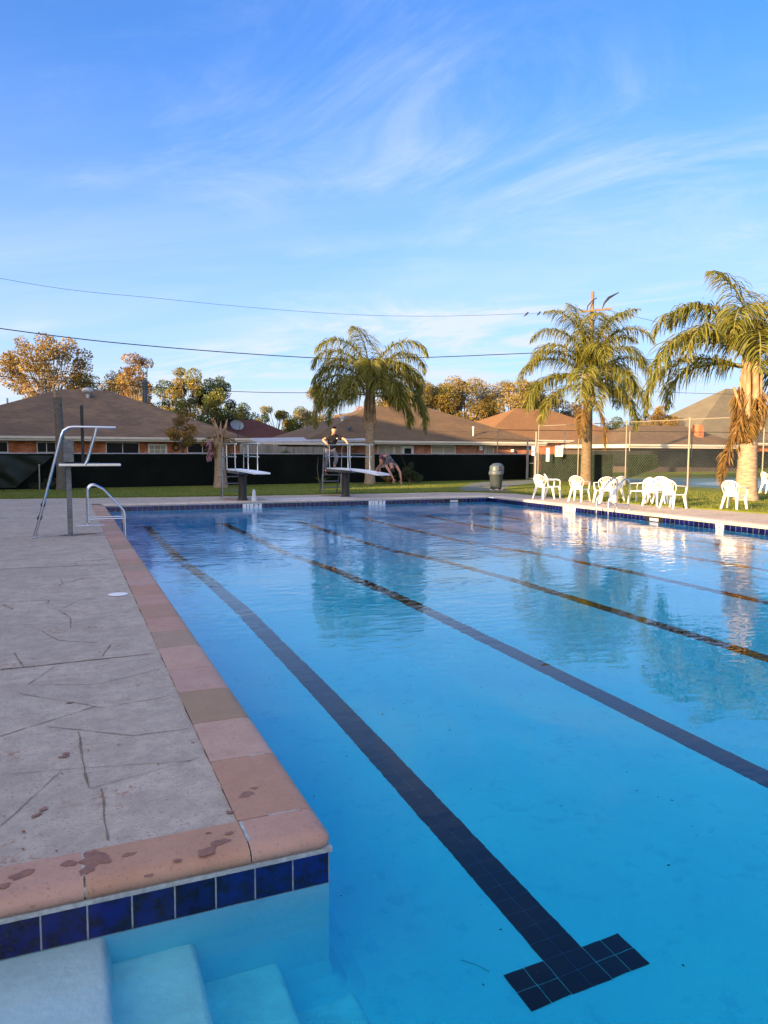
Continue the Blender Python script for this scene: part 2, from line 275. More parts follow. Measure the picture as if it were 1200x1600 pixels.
M['roof2'] = roofmat('red_brown_shingles', (0.085, 0.025, 0.018), (0.11, 0.035, 0.025), (0.06, 0.02, 0.018))
M['roof4'] = roofmat('orange_brown_shingles', (0.23, 0.115, 0.042), (0.27, 0.14, 0.05), (0.16, 0.08, 0.035))
M['roof5'] = roofmat('grey_green_shingles', (0.20, 0.175, 0.115), (0.155, 0.135, 0.095), (0.11, 0.1, 0.07))

# ------------------------------------------------------------------ mesh helpers
class MB:
    def __init__(s): s.v = []; s.f = []; s.t = []; s.tint = (1, 1, 1)
    def face(s, pts, tint=None):
        i = len(s.v); s.v += [tuple(q) for q in pts]; s.f.append(tuple(range(i, i+len(pts)))); s.t.append(tint or s.tint)
    def quadmesh(s, pts, faces, tint=None):
        i = len(s.v); s.v += [tuple(q) for q in pts]
        for f in faces: s.f.append(tuple(i+k for k in f)); s.t.append(tint or s.tint)
    def box(s, x0, x1, y0, y1, z0, z1, tint=None):
        P = [(x0, y0, z0), (x1, y0, z0), (x1, y1, z0), (x0, y1, z0), (x0, y0, z1), (x1, y0, z1), (x1, y1, z1), (x0, y1, z1)]
        s.quadmesh(P, [(0, 3, 2, 1), (4, 5, 6, 7), (0, 1, 5, 4), (1, 2, 6, 5), (2, 3, 7, 6), (3, 0, 4, 7)], tint)
    def hexa(s, bot, top, tint=None):
        s.quadmesh(list(bot)+list(top), [(0, 3, 2, 1), (4, 5, 6, 7), (0, 1, 5, 4), (1, 2, 6, 5), (2, 3, 7, 6), (3, 0, 4, 7)], tint)
    def tube(s, path, r, n=8, cap=True, flat=1.0, tint=None, ref=None):
        path = [Vector(q) for q in path]; rs = r if isinstance(r, (list, tuple)) else [r]*len(path)
        if len(path) == 2 and False: pass
        rings = []; up = Vector(ref) if ref else None
        for i, q in enumerate(path):
            d = (path[min(i+1, len(path)-1)]-path[max(i-1, 0)])
            if d.length < 1e-9: d = Vector((0, 0, 1))
            d.normalize()
            if up is None: up = Vector((0, 0, 1)) if abs(d.z) < 0.9 else Vector((1, 0, 0))
            a = d.cross(up)
            if a.length < 1e-4: a = d.orthogonal()
            a.normalize(); b = a.cross(d).normalized(); 
            if not ref: up = b
            rings.append([q+a*cos(2*pi*k/n)*rs[i]+b*sin(2*pi*k/n)*rs[i]*flat for k in range(n)])
        i0 = len(s.v); s.v += [tuple(q) for rr in rings for q in rr]; t = tint or s.tint
        for i in range(len(path)-1):
            for k in range(n):
                a = i0+i*n+k; b = i0+i*n+(k+1) % n; s.f.append((a, b, b+n, a+n)); s.t.append(t)
        if cap:
            s.f.append(tuple(i0+k for k in range(n))[::-1]); s.t.append(t)
            s.f.append(tuple(i0+(len(path)-1)*n+k for k in range(n))); s.t.append(t)
    def lathe(s, prof, c=(0, 0, 0), n=20, tint=None, sx=1, sy=1):
        i0 = len(s.v); t = tint or s.tint
        for (r, z) in prof:
            for k in range(n): s.v.append((c[0]+r*sx*cos(2*pi*k/n), c[1]+r*sy*sin(2*pi*k/n), c[2]+z))
        for i in range(len(prof)-1):
            for k in range(n):
                a = i0+i*n+k; b = i0+i*n+(k+1) % n; s.f.append((a, b, b+n, a+n)); s.t.append(t)
        s.f.append(tuple(i0+k for k in range(n))[::-1]); s.t.append(t)
        s.f.append(tuple(i0+(len(prof)-1)*n+k for k in range(n))); s.t.append(t)
    def build(s, name, m, parent=None, smooth=False, loc=None, rotz=0, bevel=0, **k):
        me = bpy.data.meshes.new(name); me.from_pydata(s.v, [], s.f); me.update()
        if any(t != (1, 1, 1) for t in s.t):
            a = me.attributes.new('tint', 'FLOAT_COLOR', 'CORNER'); buf = []
            for f, t in zip(s.f, s.t): buf += [t[0], t[1], t[2], 1.0]*len(f)
            a.data.foreach_set('color', buf)
        else:
            a = me.attributes.new('tint', 'FLOAT_COLOR', 'POINT'); a.data.foreach_set('color', [1.0]*4*len(s.v))
        if smooth:
            me.polygons.foreach_set('use_smooth', [True]*len(me.polygons))
        me.materials.append(m if not isinstance(m, str) else M[m])
        o = bpy.data.objects.new(name, me); col.objects.link(o)
        if smooth:
            try:
                me.set_sharp_from_angle(angle=R(50))
            except Exception: pass
        if bevel:
            b = o.modifiers.new('bevel', 'BEVEL'); b.width = bevel; b.segments = 2; b.limit_method = 'ANGLE'
        if loc: o.location = loc
        o.rotation_euler.z = rotz
        if parent: o.parent = parent
        for a_, b_ in k.items(): o[a_] = b_
        return o
def thing(name, label, cat, loc=(0, 0, 0), rotz=0, group=None):
    o = bpy.data.objects.new(name, None); col.objects.link(o); o.location = loc; o.rotation_euler.z = rotz
    o['label'] = label; o['category'] = cat
    if group: o['group'] = group
    return o
def dup(root, loc, rotz, label, group=None):
    r = root.copy(); col.objects.link(r); r.location = loc; r.rotation_euler.z = rotz; r['label'] = label
    if group: r['group'] = group
    for ch in list(root.children):
        c = ch.copy(); col.objects.link(c); c.parent = r
        for g_ in ch.children:
            d = g_.copy(); col.objects.link(d); d.parent = c
    return r
rnd = random.Random(7)

# ------------------------------------------------------------------ ground, deck, pool
PX0, PX1, PY1, PYN, NY, NX = 0.97, 14.2, 23.35, 0.7, 2.84, -1.1     # pool walls; notch face y=NY for x<PX0
deck_out = [(-30, -14), (17.6, -14), (17.3, 10), (17.0, 13.9), (16.3, 17.7), (16.05, 21), (15.95, 24.2), (15.1, 25.6), (13.6, 26.15), (11.2, 26.1), (4.4, 26.35), (-2.1, 27.3), (-9, 27.8), (-30, 27.8)]
pool_in = [(NX, PYN), (PX1, PYN), (PX1, PY1), (PX0, PY1), (PX0, NY), (NX, NY)]
def sheet(name, outer, inner, z, m, skirt=0.0, skirt_out=False, **k):
    bm = bmesh.new()
    def ring(pts):
        vs = [bm.verts.new((x, y, z)) for x, y in pts]; return [bm.edges.new((vs[i], vs[(i+1) % len(vs)])) for i in range(len(vs))]
    es = ring(outer); ei = ring(inner) if inner else []
    bmesh.ops.triangle_fill(bm, edges=es+ei, use_beauty=True)
    bmesh.ops.recalc_face_normals(bm, faces=bm.faces)
    for f in bm.faces:
        if f.normal.z < 0: f.normal_flip()
    for e in ((ei if skirt and not skirt_out else []) + (es if skirt_out else [])):
        a, b = e.verts; c = bm.verts.new((b.co.x, b.co.y, z-skirt)); d = bm.verts.new((a.co.x, a.co.y, z-skirt)); bm.faces.new((a, b, c, d))
    me = bpy.data.meshes.new(name); bm.to_mesh(me); bm.free(); me.materials.append(M[m]); o = bpy.data.objects.new(name, me); col.objects.link(o)
    for a, b in k.items(): o[a] = b
    return o
grass_in = []
for i in range(len(deck_out)):                      # a slightly ragged lawn edge
    a = Vector(deck_out[i]); b = Vector(deck_out[(i+1) % len(deck_out)]); L = (b-a).length; n = max(1, int(L/0.25)) if (a.y > 5 and b.y > 5 and a.x > -12 and b.x > -12) else 1
    for j in range(n):
        q = a.lerp(b, j/n)
        if n > 1: q = q + Vector((rnd.uniform(-.04, .04), rnd.uniform(-.05, .05)))
        grass_in.append((q.x, q.y))
sheet('ground', [(-900, -600), (900, -600), (900, 1500), (-900, 1500)], grass_in, 0.035, 'grass', skirt=0.12, kind='structure')
deck_big = [(-30.3, -14.3), (17.9, -14.3), (17.6, 10), (17.3, 14), (16.6, 18), (16.35, 21), (16.25, 24.4), (15.3, 25.9), (13.7, 26.45), (11.2, 26.4), (4.4, 26.65), (-2.1, 27.6), (-9, 28.1), (-30.3, 28.1)]
cop = 0.335; copn = 0.235
pool_deck = sheet('pool_deck', deck_big, [(NX-cop, PYN-cop), (PX1+cop, PYN-cop), (PX1+cop, PY1+cop), (PX0-cop+.005, PY1+cop), (PX0-cop+.005, NY+copn), (NX-cop, NY+copn)], -0.004, 'deck', skirt=0.06, kind='structure')

# deck joints and engraved lines
mb = MB()
def strip(mb, pts, w, z):
    pts = [Vector((a, b, 0)) for a, b in pts]; res = [pts[0]]
    for a, b in zip(pts[:-1], pts[1:]):
        n = max(1, int((b-a).length/0.08)); d = (b-a).normalized(); nn = Vector((-d.y, d.x, 0))
        for j in range(1, n+1): res.append(a.lerp(b, j/n)+nn*(rnd.uniform(-.003, .003)+.0025*sin(j*.9+a.x*9)))
    for a, b in zip(res[:-1], res[1:]):
        d = (b-a).normalized(); nn = Vector((-d.y, d.x, 0)); w1 = w*rnd.uniform(.3, .8)/2
        mb.face([(a-nn*w1)+Vector((0, 0, z)), (b-nn*w1)+Vector((0, 0, z)), (b+nn*w1)+Vector((0, 0, z)), (a+nn*w1)+Vector((0, 0, z))])
for g_, w in [([(-3, 5.9), (-0.495, 5.966), (0.60, 5.992)], .026), ([(-4, 11.3), (-0.875, 11.117), (0.60, 11.03)], .034), ([(-4, 15.0), (0.60, 15.0)], .03), ([(-4, 19.0), (0.60, 19.0)], .03),
    ([(-0.39, 4.548), (-0.265, 4.632), (0.123, 4.868)], .01), ([(0.014, 4.452), (0.046, 3.678)], .017), ([(0.104, 3.639), (0.109, 3.134)], .014), ([(-0.153, 4.607), (0.305, 4.269), (0.60, 4.263)], .009),
    ([(-0.335, 5.325), (0.159, 4.827), (0.553, 4.887)], .008), ([(-0.305, 5.501), (0.139, 5.333), (0.585, 5.537)], .008), ([(-0.286, 5.524), (-0.117, 5.916)], .009), ([(-0.429, 6.424), (-0.339, 5.972)], .018),
    ([(0.21, 6.061), (0.284, 6.405)], .014), ([(-0.252, 7.146), (-0.117, 6.727), (0.179, 6.514)], .012), ([(-0.118, 8.014), (-0.013, 7.599), (-0.015, 7.153)], .014), ([(-0.118, 8.014), (0.085, 8.487)], .012),
    ([(-0.696, 8.695), (0.31, 8.471)], .012), ([(-0.349, 3.995), (0.001, 3.929), (0.552, 3.8)], .006), ([(0.054, 3.66), (0.6, 3.827)], .006), ([(-0.308, 3.434), (-0.073, 3.919)], .007), ([(-0.606, 7.474), (0.041, 7.375), (0.547, 7.678)], .01), ([(-0.652, 8.5), (-0.546, 8.221)], .016),
    ([(3.3, 23.7), (2.8, 26.3)], .03), ([(7.2, 23.7), (7.4, 26)], .02), ([(14, 19.6), (16.1, 19.8)], .02), ([(14, 14.0), (17, 14.1)], .02)]:
    strip(mb, g_, w, 0.0)
mb.build('deck_joints', 'groove', kind='structure')
mb = MB()                                            # dark gap between deck and coping
strip(mb, [(PX0-cop+.002, 3.08), (PX0-cop+.002, 4.4), (PX0-cop+.004, 6.3), (PX0-cop, 9), (PX0-cop+.003, 13), (PX0-cop, 23.6)], .016, 0.0008)
mb.build('coping_joint', mat('dark_joint', (0.03, 0.022, 0.02), 0.95), kind='structure')
# stains on deck and coping
mb = MB()
def blob(mb, x, y, r, z, asp=1.0, rot=0, seed=0):
    n = 40; pts = []
    for k in range(n):
        a = 2*pi*k/n; rr = r*.85*(1+0.5*noise.noise(Vector((cos(a)*1.5+seed*7.1, sin(a)*1.5, seed*3.3)))+.22*noise.noise(Vector((cos(a)*5+seed, sin(a)*5, seed*1.3))))
        u, w = rr*cos(a), rr*asp*sin(a); pts.append((x+u*cos(rot)-w*sin(rot), y+u*sin(rot)+w*cos(rot), z))
    mb.face(pts)
for i, (x, y, r, a, ro) in enumerate([(0.73, 3.31, .05, .5, .5), (0.775, 3.36, .022, .7, 0), (.59, 4.04, .012, .6, 0), (-.06, 4.11, .03, .6, .3), (-.03, 5.0, .03, .5, 0), (.18, 2.98, .028, .5, 0), (.06, 3.0, .06, 1.1, .4), (.03, 2.93, .045, .6, .8), (.47, 2.88, .05, .6, .6), (.53, 2.93, .045, .5, .2), (.35, 2.86, .022, .5, 0), (-.20, 2.99, .055, .5, .3),
        (.24, 2.79, .02, .7, 0), (-.17, 3.47, .03, .5, .6), (-.14, 3.52, .028, .5, 0.8), (-.04, 3.0, .03, .9, .4), (.58, 2.985, .022, .6, 0), (-.05, 4.14, .02, 1, 0), (-.26, 2.93, .03, .7, 0), (0.62, 3.17, .02, .7, 0), (.5, 3.02, .014, .5, 0)]):
    z = (0.0022 if (x > .62 or y < 3.07) else 0.0006)+.00012*i
    blob(mb, x, y, r, z, a, ro, i)
mb.build('wet_stains', 'wet', kind='structure')
mb = MB()
for i, (x, y, r, a) in enumerate([(0.15, 15.2, .42, .35), (5.2, 24.6, .5, .5), (4.9, 25.0, .3, .5), (8.8, 25.5, .45, .5), (9.0, 25.2, .3, .6), (12.7, 24.9, .2, .6)]): blob(mb, x, y, r, 0.0004, a, 0.2, i+40)
mb.build('rust_stains', 'rust', kind='structure')

# coping stones (bull-nosed)
def cop_tint(i, near=True):
    base = [(0.46, 0.275, 0.205), (0.41, 0.245, 0.165), (0.34, 0.23, 0.14), (0.46, 0.295, 0.235), (0.44, 0.25, 0.165), (0.37, 0.26, 0.18), (0.49, 0.32, 0.245)]
    b = base[i % len(base)]; return b
PROF = [(0.0, -0.055), (0.0, 0.0), (0.27, 0.0), (0.305, -0.003), (0.33, -0.012), (0.345, -0.026), (0.35, -0.042), (0.345, -0.058), (0.335, -0.066), (0.0, -0.066)]
def coping_run(mb, a, b, nrm, joints, tints, width=cop):
    a = Vector((*a, 0)); b = Vector((*b, 0)); d = (b-a).normalized(); nv = Vector((*nrm, 0))     # nrm points to the water; a,b on the pool wall line
    for i, (s0, s1) in enumerate(zip(joints[:-1], joints[1:])):
        ring0 = []; ring1 = []
        s0 += .0035; s1 -= .0035
        for (u, z) in PROF[1:9]:
            off = nv*max(u-cop, -width)   # the nose stands a little over the wall
            ring0.append(a+d*s0+off+Vector((0, 0, z+.001))); ring1.append(a+d*s1+off+Vector((0, 0, z+.001)))
        n = len(ring0); fs = [(k, k+1, n+k+1, n+k) for k in range(n-1)]
        fs += [tuple(range(n))[::-1], tuple(range(n, 2*n))]
        fl = (d.cross(nv).z > 0)
        mb.quadmesh(ring0+ring1, [f if not fl else f[::-1] for f in fs], tints(i))
mb = MB()
# left edge: joints along y, from the notch corner
js = [NY+copn+.003, 3.74, 4.32, 4.925, 5.47, 6.13]; y = 6.13
while y < PY1-0.1: y += rnd.choice([.56, .6, .62, .58]); js.append(y)
ti = [0, 0, 2, 6, 3, 2, 0, 1, 5, 0, 1, 4, 3, 0, 5, 1, 0, 3, 2, 1, 0, 4, 3, 1, 5, 0, 1, 3, 0, 1]
coping_run(mb, (PX0, 0), (PX0, 1), (1, 0), [j for j in js], lambda i: cop_tint([4, 6, 2, 3, 6, 5, 0, 1, 0, 4, 3, 0, 5, 1, 0, 3, 2, 1, 0, 4, 3, 1, 5, 0, 1, 3, 0, 1, 4, 2, 0][i % 31]))
coping_run(mb, (0, NY), (1, NY), (0, -1), [-2.2, -1.75, -1.18, -.59, .015, .638], lambda i: cop_tint([0, 4, 1, 0, 4][i % 5]), copn)
# corner stone, nosed on both sides with a rounded corner
n = 8; rings = []
cx0, cy0 = PX0-cop+.018, NY+copn
for (u, z) in PROF[1:9]:
    o = u-cop; xr = PX0+o; yr = NY-o; r = max(.001, .045+o); ring = []
    if u < .2: xr = PX0-.10; yr = NY+.10; r = .001
    for k in range(n+1):
        a = -pi/2+(pi/2)*k/n; ring.append((xr-r+r*cos(a), yr+r+r*sin(a), z+.001))
    rings.append([(cx0-.013, yr, z+.001)]+ring+[(xr, cy0-.001, z+.001)])
k_ = len(rings[0]); pts = [q for rr in rings for q in rr]; fs = []
for i in range(1, len(rings)-1):
    for j in range(k_-1): fs.append((i*k_+j, (i+1)*k_+j, (i+1)*k_+j+1, i*k_+j+1))
pts.append((cx0-.013, cy0-.001, .001)); ci = len(pts)-1
for j in range(k_-1): fs.append((ci, k_+j, k_+j+1))
mb.quadmesh(pts, fs, cop_tint(0))
mb.build('pool_coping', 'coping', kind='structure', smooth=True)
mb = MB()                                            # mortar bed below and between the stones
mb.box(PX0-cop+.01, PX0-.07, NY+.07, PY1-.002, -.06, -.0065); mb.box(-2.3, PX0-cop+.01, NY+.07, NY+copn-.01, -.06, -.0065)
mb.box(PX0-.03, PX0+.012, NY-.012, PY1, -.082, -.064); mb.box(-2.3, PX0-.03, NY-.012, NY+.03, -.082, -.064)
for xx, w_ in ((.015, .014), (.6445, .013)): mb.box(xx-w_/2, xx+w_/2, NY+.055, NY+copn-.005, -.05, .0018); mb.box(xx-.004, xx+.004, NY-.008, NY+.055, -.05, -.018)
mb.box(PX0-.20, PX0-.055, NY+copn-.002, NY+copn+.005, -.05, .0018); mb.box(PX0-.13, PX0-.055, 3.736, 3.744, -.05, .0018)
mb.build('mortar', 'grout', kind='structure')
# pale concrete coping on the far and right sides
mb = MB()
coping_run(mb, (PX0-.35, PY1), (PX0+1, PY1), (0, -1), [0]+[.5+1.15*k for k in range(1, 11)]+[PX1-PX0+.335], lambda i: (1, 1, 1) if i % 3 else (.93, .92, .9))
coping_run(mb, (PX1, 0), (PX1, 1), (-1, 0), [PYN]+[PYN+1.2*k for k in range(1, 18)]+[PY1-.35], lambda i: (1, 1, 1) if i % 3 else (.94, .92, .9))
coping_run(mb, (NX, PYN), (NX+1, PYN), (0, 1), [-.3, 3, 6, 9, 12, 15.05], lambda i: (1, 1, 1))
mb.build('concrete_coping', mat('pale_concrete', (0.54, 0.46, 0.40), 0.85, attr=True, var=0.12, vscale=4, bump=0.3, bscale=40), kind='structure', smooth=True)

# pool shell
FL = [(-2, -1.0), (6, -1.08), (9.5, -1.15), (12, -1.45), (14.5, -2.25), (17, -2.6), (19, -2.85), (21.5, -3.0), (24, -3.0)]
def floorz(y):
    for (a, za), (b, zb) in zip(FL[:-1], FL[1:]):
        if y <= b:
            t = (y-a)/(b-a); return za+(zb-za)*t
    return -3.0
mb = MB(); ys = [PYN+(PY1-PYN)*k/60 for k in range(61)]
def shell_wall(pts2):                               # vertical walls from just under the coping to the floor, coved at the foot
    for (xa, ya), (xb, yb) in zip(pts2[:-1], pts2[1:]):
        L = math.hypot(xb-xa, yb-ya); n = max(1, int(L/.4)); nx, ny = -(yb-ya)/L, (xb-xa)/L
        for j in range(n):
            p0 = (xa+(xb-xa)*j/n, ya+(yb-ya)*j/n); p1 = (xa+(xb-xa)*(j+1)/n, ya+(yb-ya)*(j+1)/n)
            prev = None
            for (o_, h_) in [(0, None), (0, .2), (.03, .1), (.08, .04), (.16, .0)]:
                cur = [(q[0]+nx*o_, q[1]+ny*o_, -.064 if h_ is None else floorz(q[1])+h_) for q in (p0, p1)]
                if prev: mb.face([prev[0], cur[0], cur[1], prev[1]])
                prev = cur
for (o0, h0), (o1, h1_) in zip([(0, .2), (.03, .1), (.08, .04)], [(.03, .1), (.08, .04), (.16, 0)]):   # rounded foot of the notch corner
    for k in range(8):
        a0, a1 = -pi/2+pi/2*k/8, -pi/2+pi/2*(k+1)/8; fz = floorz(NY)
        mb.face([(PX0+o0*cos(a0), NY+o0*sin(a0), fz+h0), (PX0+o1*cos(a0), NY+o1*sin(a0), fz+h1_), (PX0+o1*cos(a1), NY+o1*sin(a1), fz+h1_), (PX0+o0*cos(a1), NY+o0*sin(a1), fz+h0)])
shell_wall([(PX0, PY1), (PX0, NY)]); shell_wall([(PX0, NY), (NX, NY)]); shell_wall([(NX, NY), (NX, PYN)]); shell_wall([(NX, PYN), (PX1, PYN)]); shell_wall([(PX1, PYN), (PX1, PY1)]); shell_wall([(PX1, PY1), (PX0, PY1)])
for a, b in zip(ys[:-1], ys[1:]):
    x0 = NX if b < NY+.25 else PX0
    mb.face([(x0, a, floorz(a)), (PX1, a, floorz(a)), (PX1, b, floorz(b)), (x0, b, floorz(b))])
mb.build('pool_floor', 'plaster', kind='structure')
# entry steps in the corner
mb = MB()
def step(x1, zt, zb, r=.035):
    prof = [(NX, zt)]+[(x1-r+r*sin(a), zt-r+r*cos(a)) for a in [k*pi/16 for k in range(0, 9)]]+[(x1+.02, zb)]
    n = len(prof); y0, y1 = PYN, NY-.001
    P = [(x, y0, z) for x, z in prof]+[(x, y1, z) for x, z in prof]
    mb.quadmesh(P, [(k, k+1, n+k+1, n+k) for k in range(n-1)])
step(.085, -.236, -.47); step(.41, -.45, -.78); step(.75, -.76, -1.05); step(1.06, -1.02, -1.12)
mb.build('pool_steps', mat('step_plaster', (.62, .86, .93), .9, var=.10, vscale=5, bump=.5, bscale=35, spec=0), kind='structure', smooth=True)
# waterline tiles
mb = MB()
def tiles(a, b, nv):
    a = Vector((*a, 0)); b = Vector((*b, 0)); L = (b-a).length; n = int(round(L/.156)); s = L/n; d = (b-a)/L; nv = Vector((*nv, 0))
    for i in range(n):
        t = rnd.uniform(.55, 1.5); tt = (t*rnd.uniform(.8, 1.3), t, t)
        p0 = a+d*(i*s+.003); p1 = a+d*((i+1)*s-.003); q = [p0, p1, p1+nv*.004, p0+nv*.004]
        mb.hexa([v_+Vector((0, 0, -.222)) for v_ in q], [v_+Vector((0, 0, -.0795)) for v_ in q], tt)
tiles((PX0, NY), (PX0, PY1), (1, 0)); tiles((PX0, PY1), (PX1, PY1), (0, -1)); tiles((PX1, PY1), (PX1, PYN), (-1, 0)); tiles((NX+.014, NY), (PX0, NY), (0, -1))
mb.build('waterline_tiles', 'tile', kind='structure')
mb = MB(); g_ = .004                                  # grout behind the tiles
mb.box(PX0-.004, PX0+.0015, NY-.0015, PY1-.0015, -.232, -.0825); mb.box(NX+.01, PX0-.004, NY-.0015, NY+.003, -.232, -.0825)
mb.box(PX0+.0015, PX1-.0015, PY1-.0015, PY1+.004, -.232, -.066); mb.box(PX1-.0015, PX1+.004, PYN, PY1-.0015, -.232, -.066)
mb.build('tile_grout', 'grout', kind='structure')
# lane lines
def lane(x0, yend):
    mb = MB(); s = .105
    def t(xa, ya, wx=1):
        g = .0016; a, b = ya+g, ya+s-g; tt = rnd.uniform(.7, 1.3)
        mb.face([(xa+g, a, floorz(a)+.004), (xa+s-g, a, floorz(a)+.004), (xa+s-g, b, floorz(b)+.004), (xa+g, b, floorz(b)+.004)], (tt, tt, tt))
    y = 2.38
    for r_ in range(2):
        for k in range(-3, 3): t(x0+k*s, y)
        y += s
    while y < yend-2*s:
        t(x0-s, y); t(x0, y); y += s
    for r_ in range(2):
        for k in range(-3, 3): t(x0+k*s, y)
        y += s
    for a_ in range(int((y-2.38)/.42)+1):
        ya = 2.38+.42*a_; yb = min(ya+.42, y)
        if yb > ya: mb.face([(x0-s+.002, ya, floorz(ya)+.002), (x0+s-.002, ya, floorz(ya)+.002), (x0+s-.002, yb, floorz(yb)+.002), (x0-s+.002, yb, floorz(yb)+.002)], (9, 14, 16))
    mb.build('lane_line', M['lanetile'], kind='structure')
M['lanetile'] = mat('black_lane_tile', (0.006, 0.006, 0.012), 0.8, attr=True, spec=0.0)
for k in range(6): lane(2.0+2.18*k, 21.6)
mb = MB()
for x, y, a, L in [(1.64, 2.63, 2.2, .14)]:
    dx_, dy_ = cos(a)*L, sin(a)*L; mb.tube([(x, y, floorz(y)+.006), (x+dx_*.5+.01, y+dy_*.5, floorz(y)+.008), (x+dx_, y+dy_, floorz(y)+.006)], .0015, 4)
mb.build('fallen_twig', 'bark', label='thin dark palm twig lying on the pool floor beside the black lane end', category='twig')
# water body
mb = MB(); mb.box(NX-.3, PX1+.25, PYN-.25, PY1+.25, -3.4, -.215)
mb.build('water', 'water', kind='structure')

# far details on pool wall
def depth_marker(loc, rot, label):
    t = thing('depth_marker', label, 'depth marker', loc, rot, 'pool wall depth markers')
    m_ = MB(); m_.box(-.31, .31, -.006, 0, -.222, -.078); m_.build('tile', 'deepmark', t)
    for ch, x in (('1', -.19), ('1', -.09), ('F', .06), ('T', .2)):
        cu = bpy.data.curves.new('letter', 'FONT'); cu.body = ch; cu.size = .15; cu.align_x = 'CENTER'; cu.extrude = .001; cu.offset = .002
        tmp = bpy.data.objects.new('tmp', cu); me = bpy.data.meshes.new_from_object(tmp); bpy.data.objects.remove(tmp); me.materials.clear(); me.materials.append(M['ink']); o = bpy.data.objects.new('letter', me); col.objects.link(o); o.parent = t; o.location = (x, -.009, -.202); o.rotation_euler = (R(90), 0, 0)
depth_marker((5.42, PY1-.006, 0), 0, 'white 11 FT tile below the left diving board, next to the white bottle shaped post')
depth_marker((9.75, PY1-.006, 0), 0, 'white 11 FT tile below the board carrying the two people')
depth_marker((PX1-.006, 18.6, 0), R(-90), 'white 11 FT tile beside the pool ladder on the chair side')
for nm, loc, rot, lb in (('skimmer', (12.75, PY1-.006, 0), 0, 'dark skimmer opening with pale flap in the far tile band'), ('skimmer', (PX1-.006, 15.0, 0), R(-90), 'dark skimmer opening in tile band below the chairs')):
    t = thing(nm, lb, 'skimmer', loc, rot, 'pool skimmers')
    m_ = MB(); m_.box(-.33, .33, -.007, 0, -.221, -.079); m_.build('opening', 'bindark', t)
    m_ = MB(); m_.box(-.16, .16, -.012, -.0075, -.2, -.12); m_.build('flap', 'coppatch', t)
mb = MB(); mb.box(PX1-.02, PX1-.006, 12.75, 12.98, -.222, -.0785); mb.build('backing_plate', 'plastic', thing('wall_fitting', 'cream square fitting in the blue tile band near the single chair', 'fitting'))
mb = MB(); mb.lathe([(0.0, 0), (.02, 0), (.02, .012), (0, .012)], (0, 0, 0), 10); o = mb.build('fitting_screw', 'rust', bpy.data.objects[-1] if False else None)
o.rotation_euler = (0, R(-90), 0); o.location = (PX1-.02, 12.86, -.15); o.parent = [q for q in bpy.data.objects if q.name == 'wall_fitting'][0]
mb = MB(); mb.lathe([(.10, 0), (.105, .004), (.09, .008), (.02, .009)], (0, 0, 0), 28); mb.build('drain_cover', 'plastic', loc=(.48, 8.64, 0.0), label='round white plastic skimmer lid set in the deck', category='lid')
mb = MB(); mb.box(-.28, .28, -.12, .12, 0, .006); mb.build('anchor_plate', 'coppatch', loc=(.42, 16.9, 0.0), label='pale rectangular patch at the foot of the near pool ladder', category='plate')
mb = MB(); mb.face([(6.1, 23.75, .0006), (9.5, 23.72, .0006), (8.4, 24.7, .0006), (6.0, 24.5, .0006)]); mb.build('deck_patch', mat('pale_repair_concrete', (.5, .5, .53), .8, var=.08), kind='structure')
mb = MB(); mb.lathe([(.085, 0), (.085, .1), (.06, .13), (.055, .3), (.04, .36), (.01, .38)], n=14); mb.build('bollard', 'poolrail', loc=(5.5, 23.45, 0), smooth=True, label='small white plastic bottle shaped post standing by the far pool edge', category='bottle')
mb = MB(); r_ = random.Random(21)
for k in range(90):
    x, y = r_.uniform(-1.2, .6), 3.1+13*r_.random()**1.6; a = r_.uniform(0, 6.28); L = r_.uniform(.006, .016)
    mb.face([(x, y, .002), (x+L*cos(a), y+L*sin(a), .006), (x+L*1.6*cos(a+.5), y+L*1.6*sin(a+.5), .002), (x+L*.7*cos(a+1.2), y+L*.7*sin(a+1.2), .004)])
mb.build('leaf_litter', 'rust', kind='stuff', label='tiny dry leaf scraps scattered on the left deck', category='litter')
mb = MB()
for k in range(60):
    x, y = r_.uniform(1.1, 4.5), 2.3+5*r_.random(); a = r_.uniform(0, 6.28); L = r_.uniform(.006, .016); z = floorz(y)+.005
    mb.face([(x, y, z), (x+L*cos(a), y+L*sin(a), z+.002), (x+L*1.6*cos(a+.5), y+L*1.6*sin(a+.5), z), (x+L*.7*cos(a+1.2), y+L*.7*sin(a+1.2), z)])
mb.build('floor_debris', 'soil', kind='stuff', label='tiny dark specks of debris lying on the shallow pool floor', category='debris')
path_pts = [(14.75, 26.15), (15.6, 28.2), (17.08, 30.13), (18.4, 32.0), (19.96, 33.5), (24.3, 35.4), (23.2, 33.2), (21.73, 31.5), (18.7, 29.0), (16.6, 26.0), (16.15, 24.85), (15.3, 25.8)]
sheet('path', path_pts, None, 0.039, 'path', kind='structure')

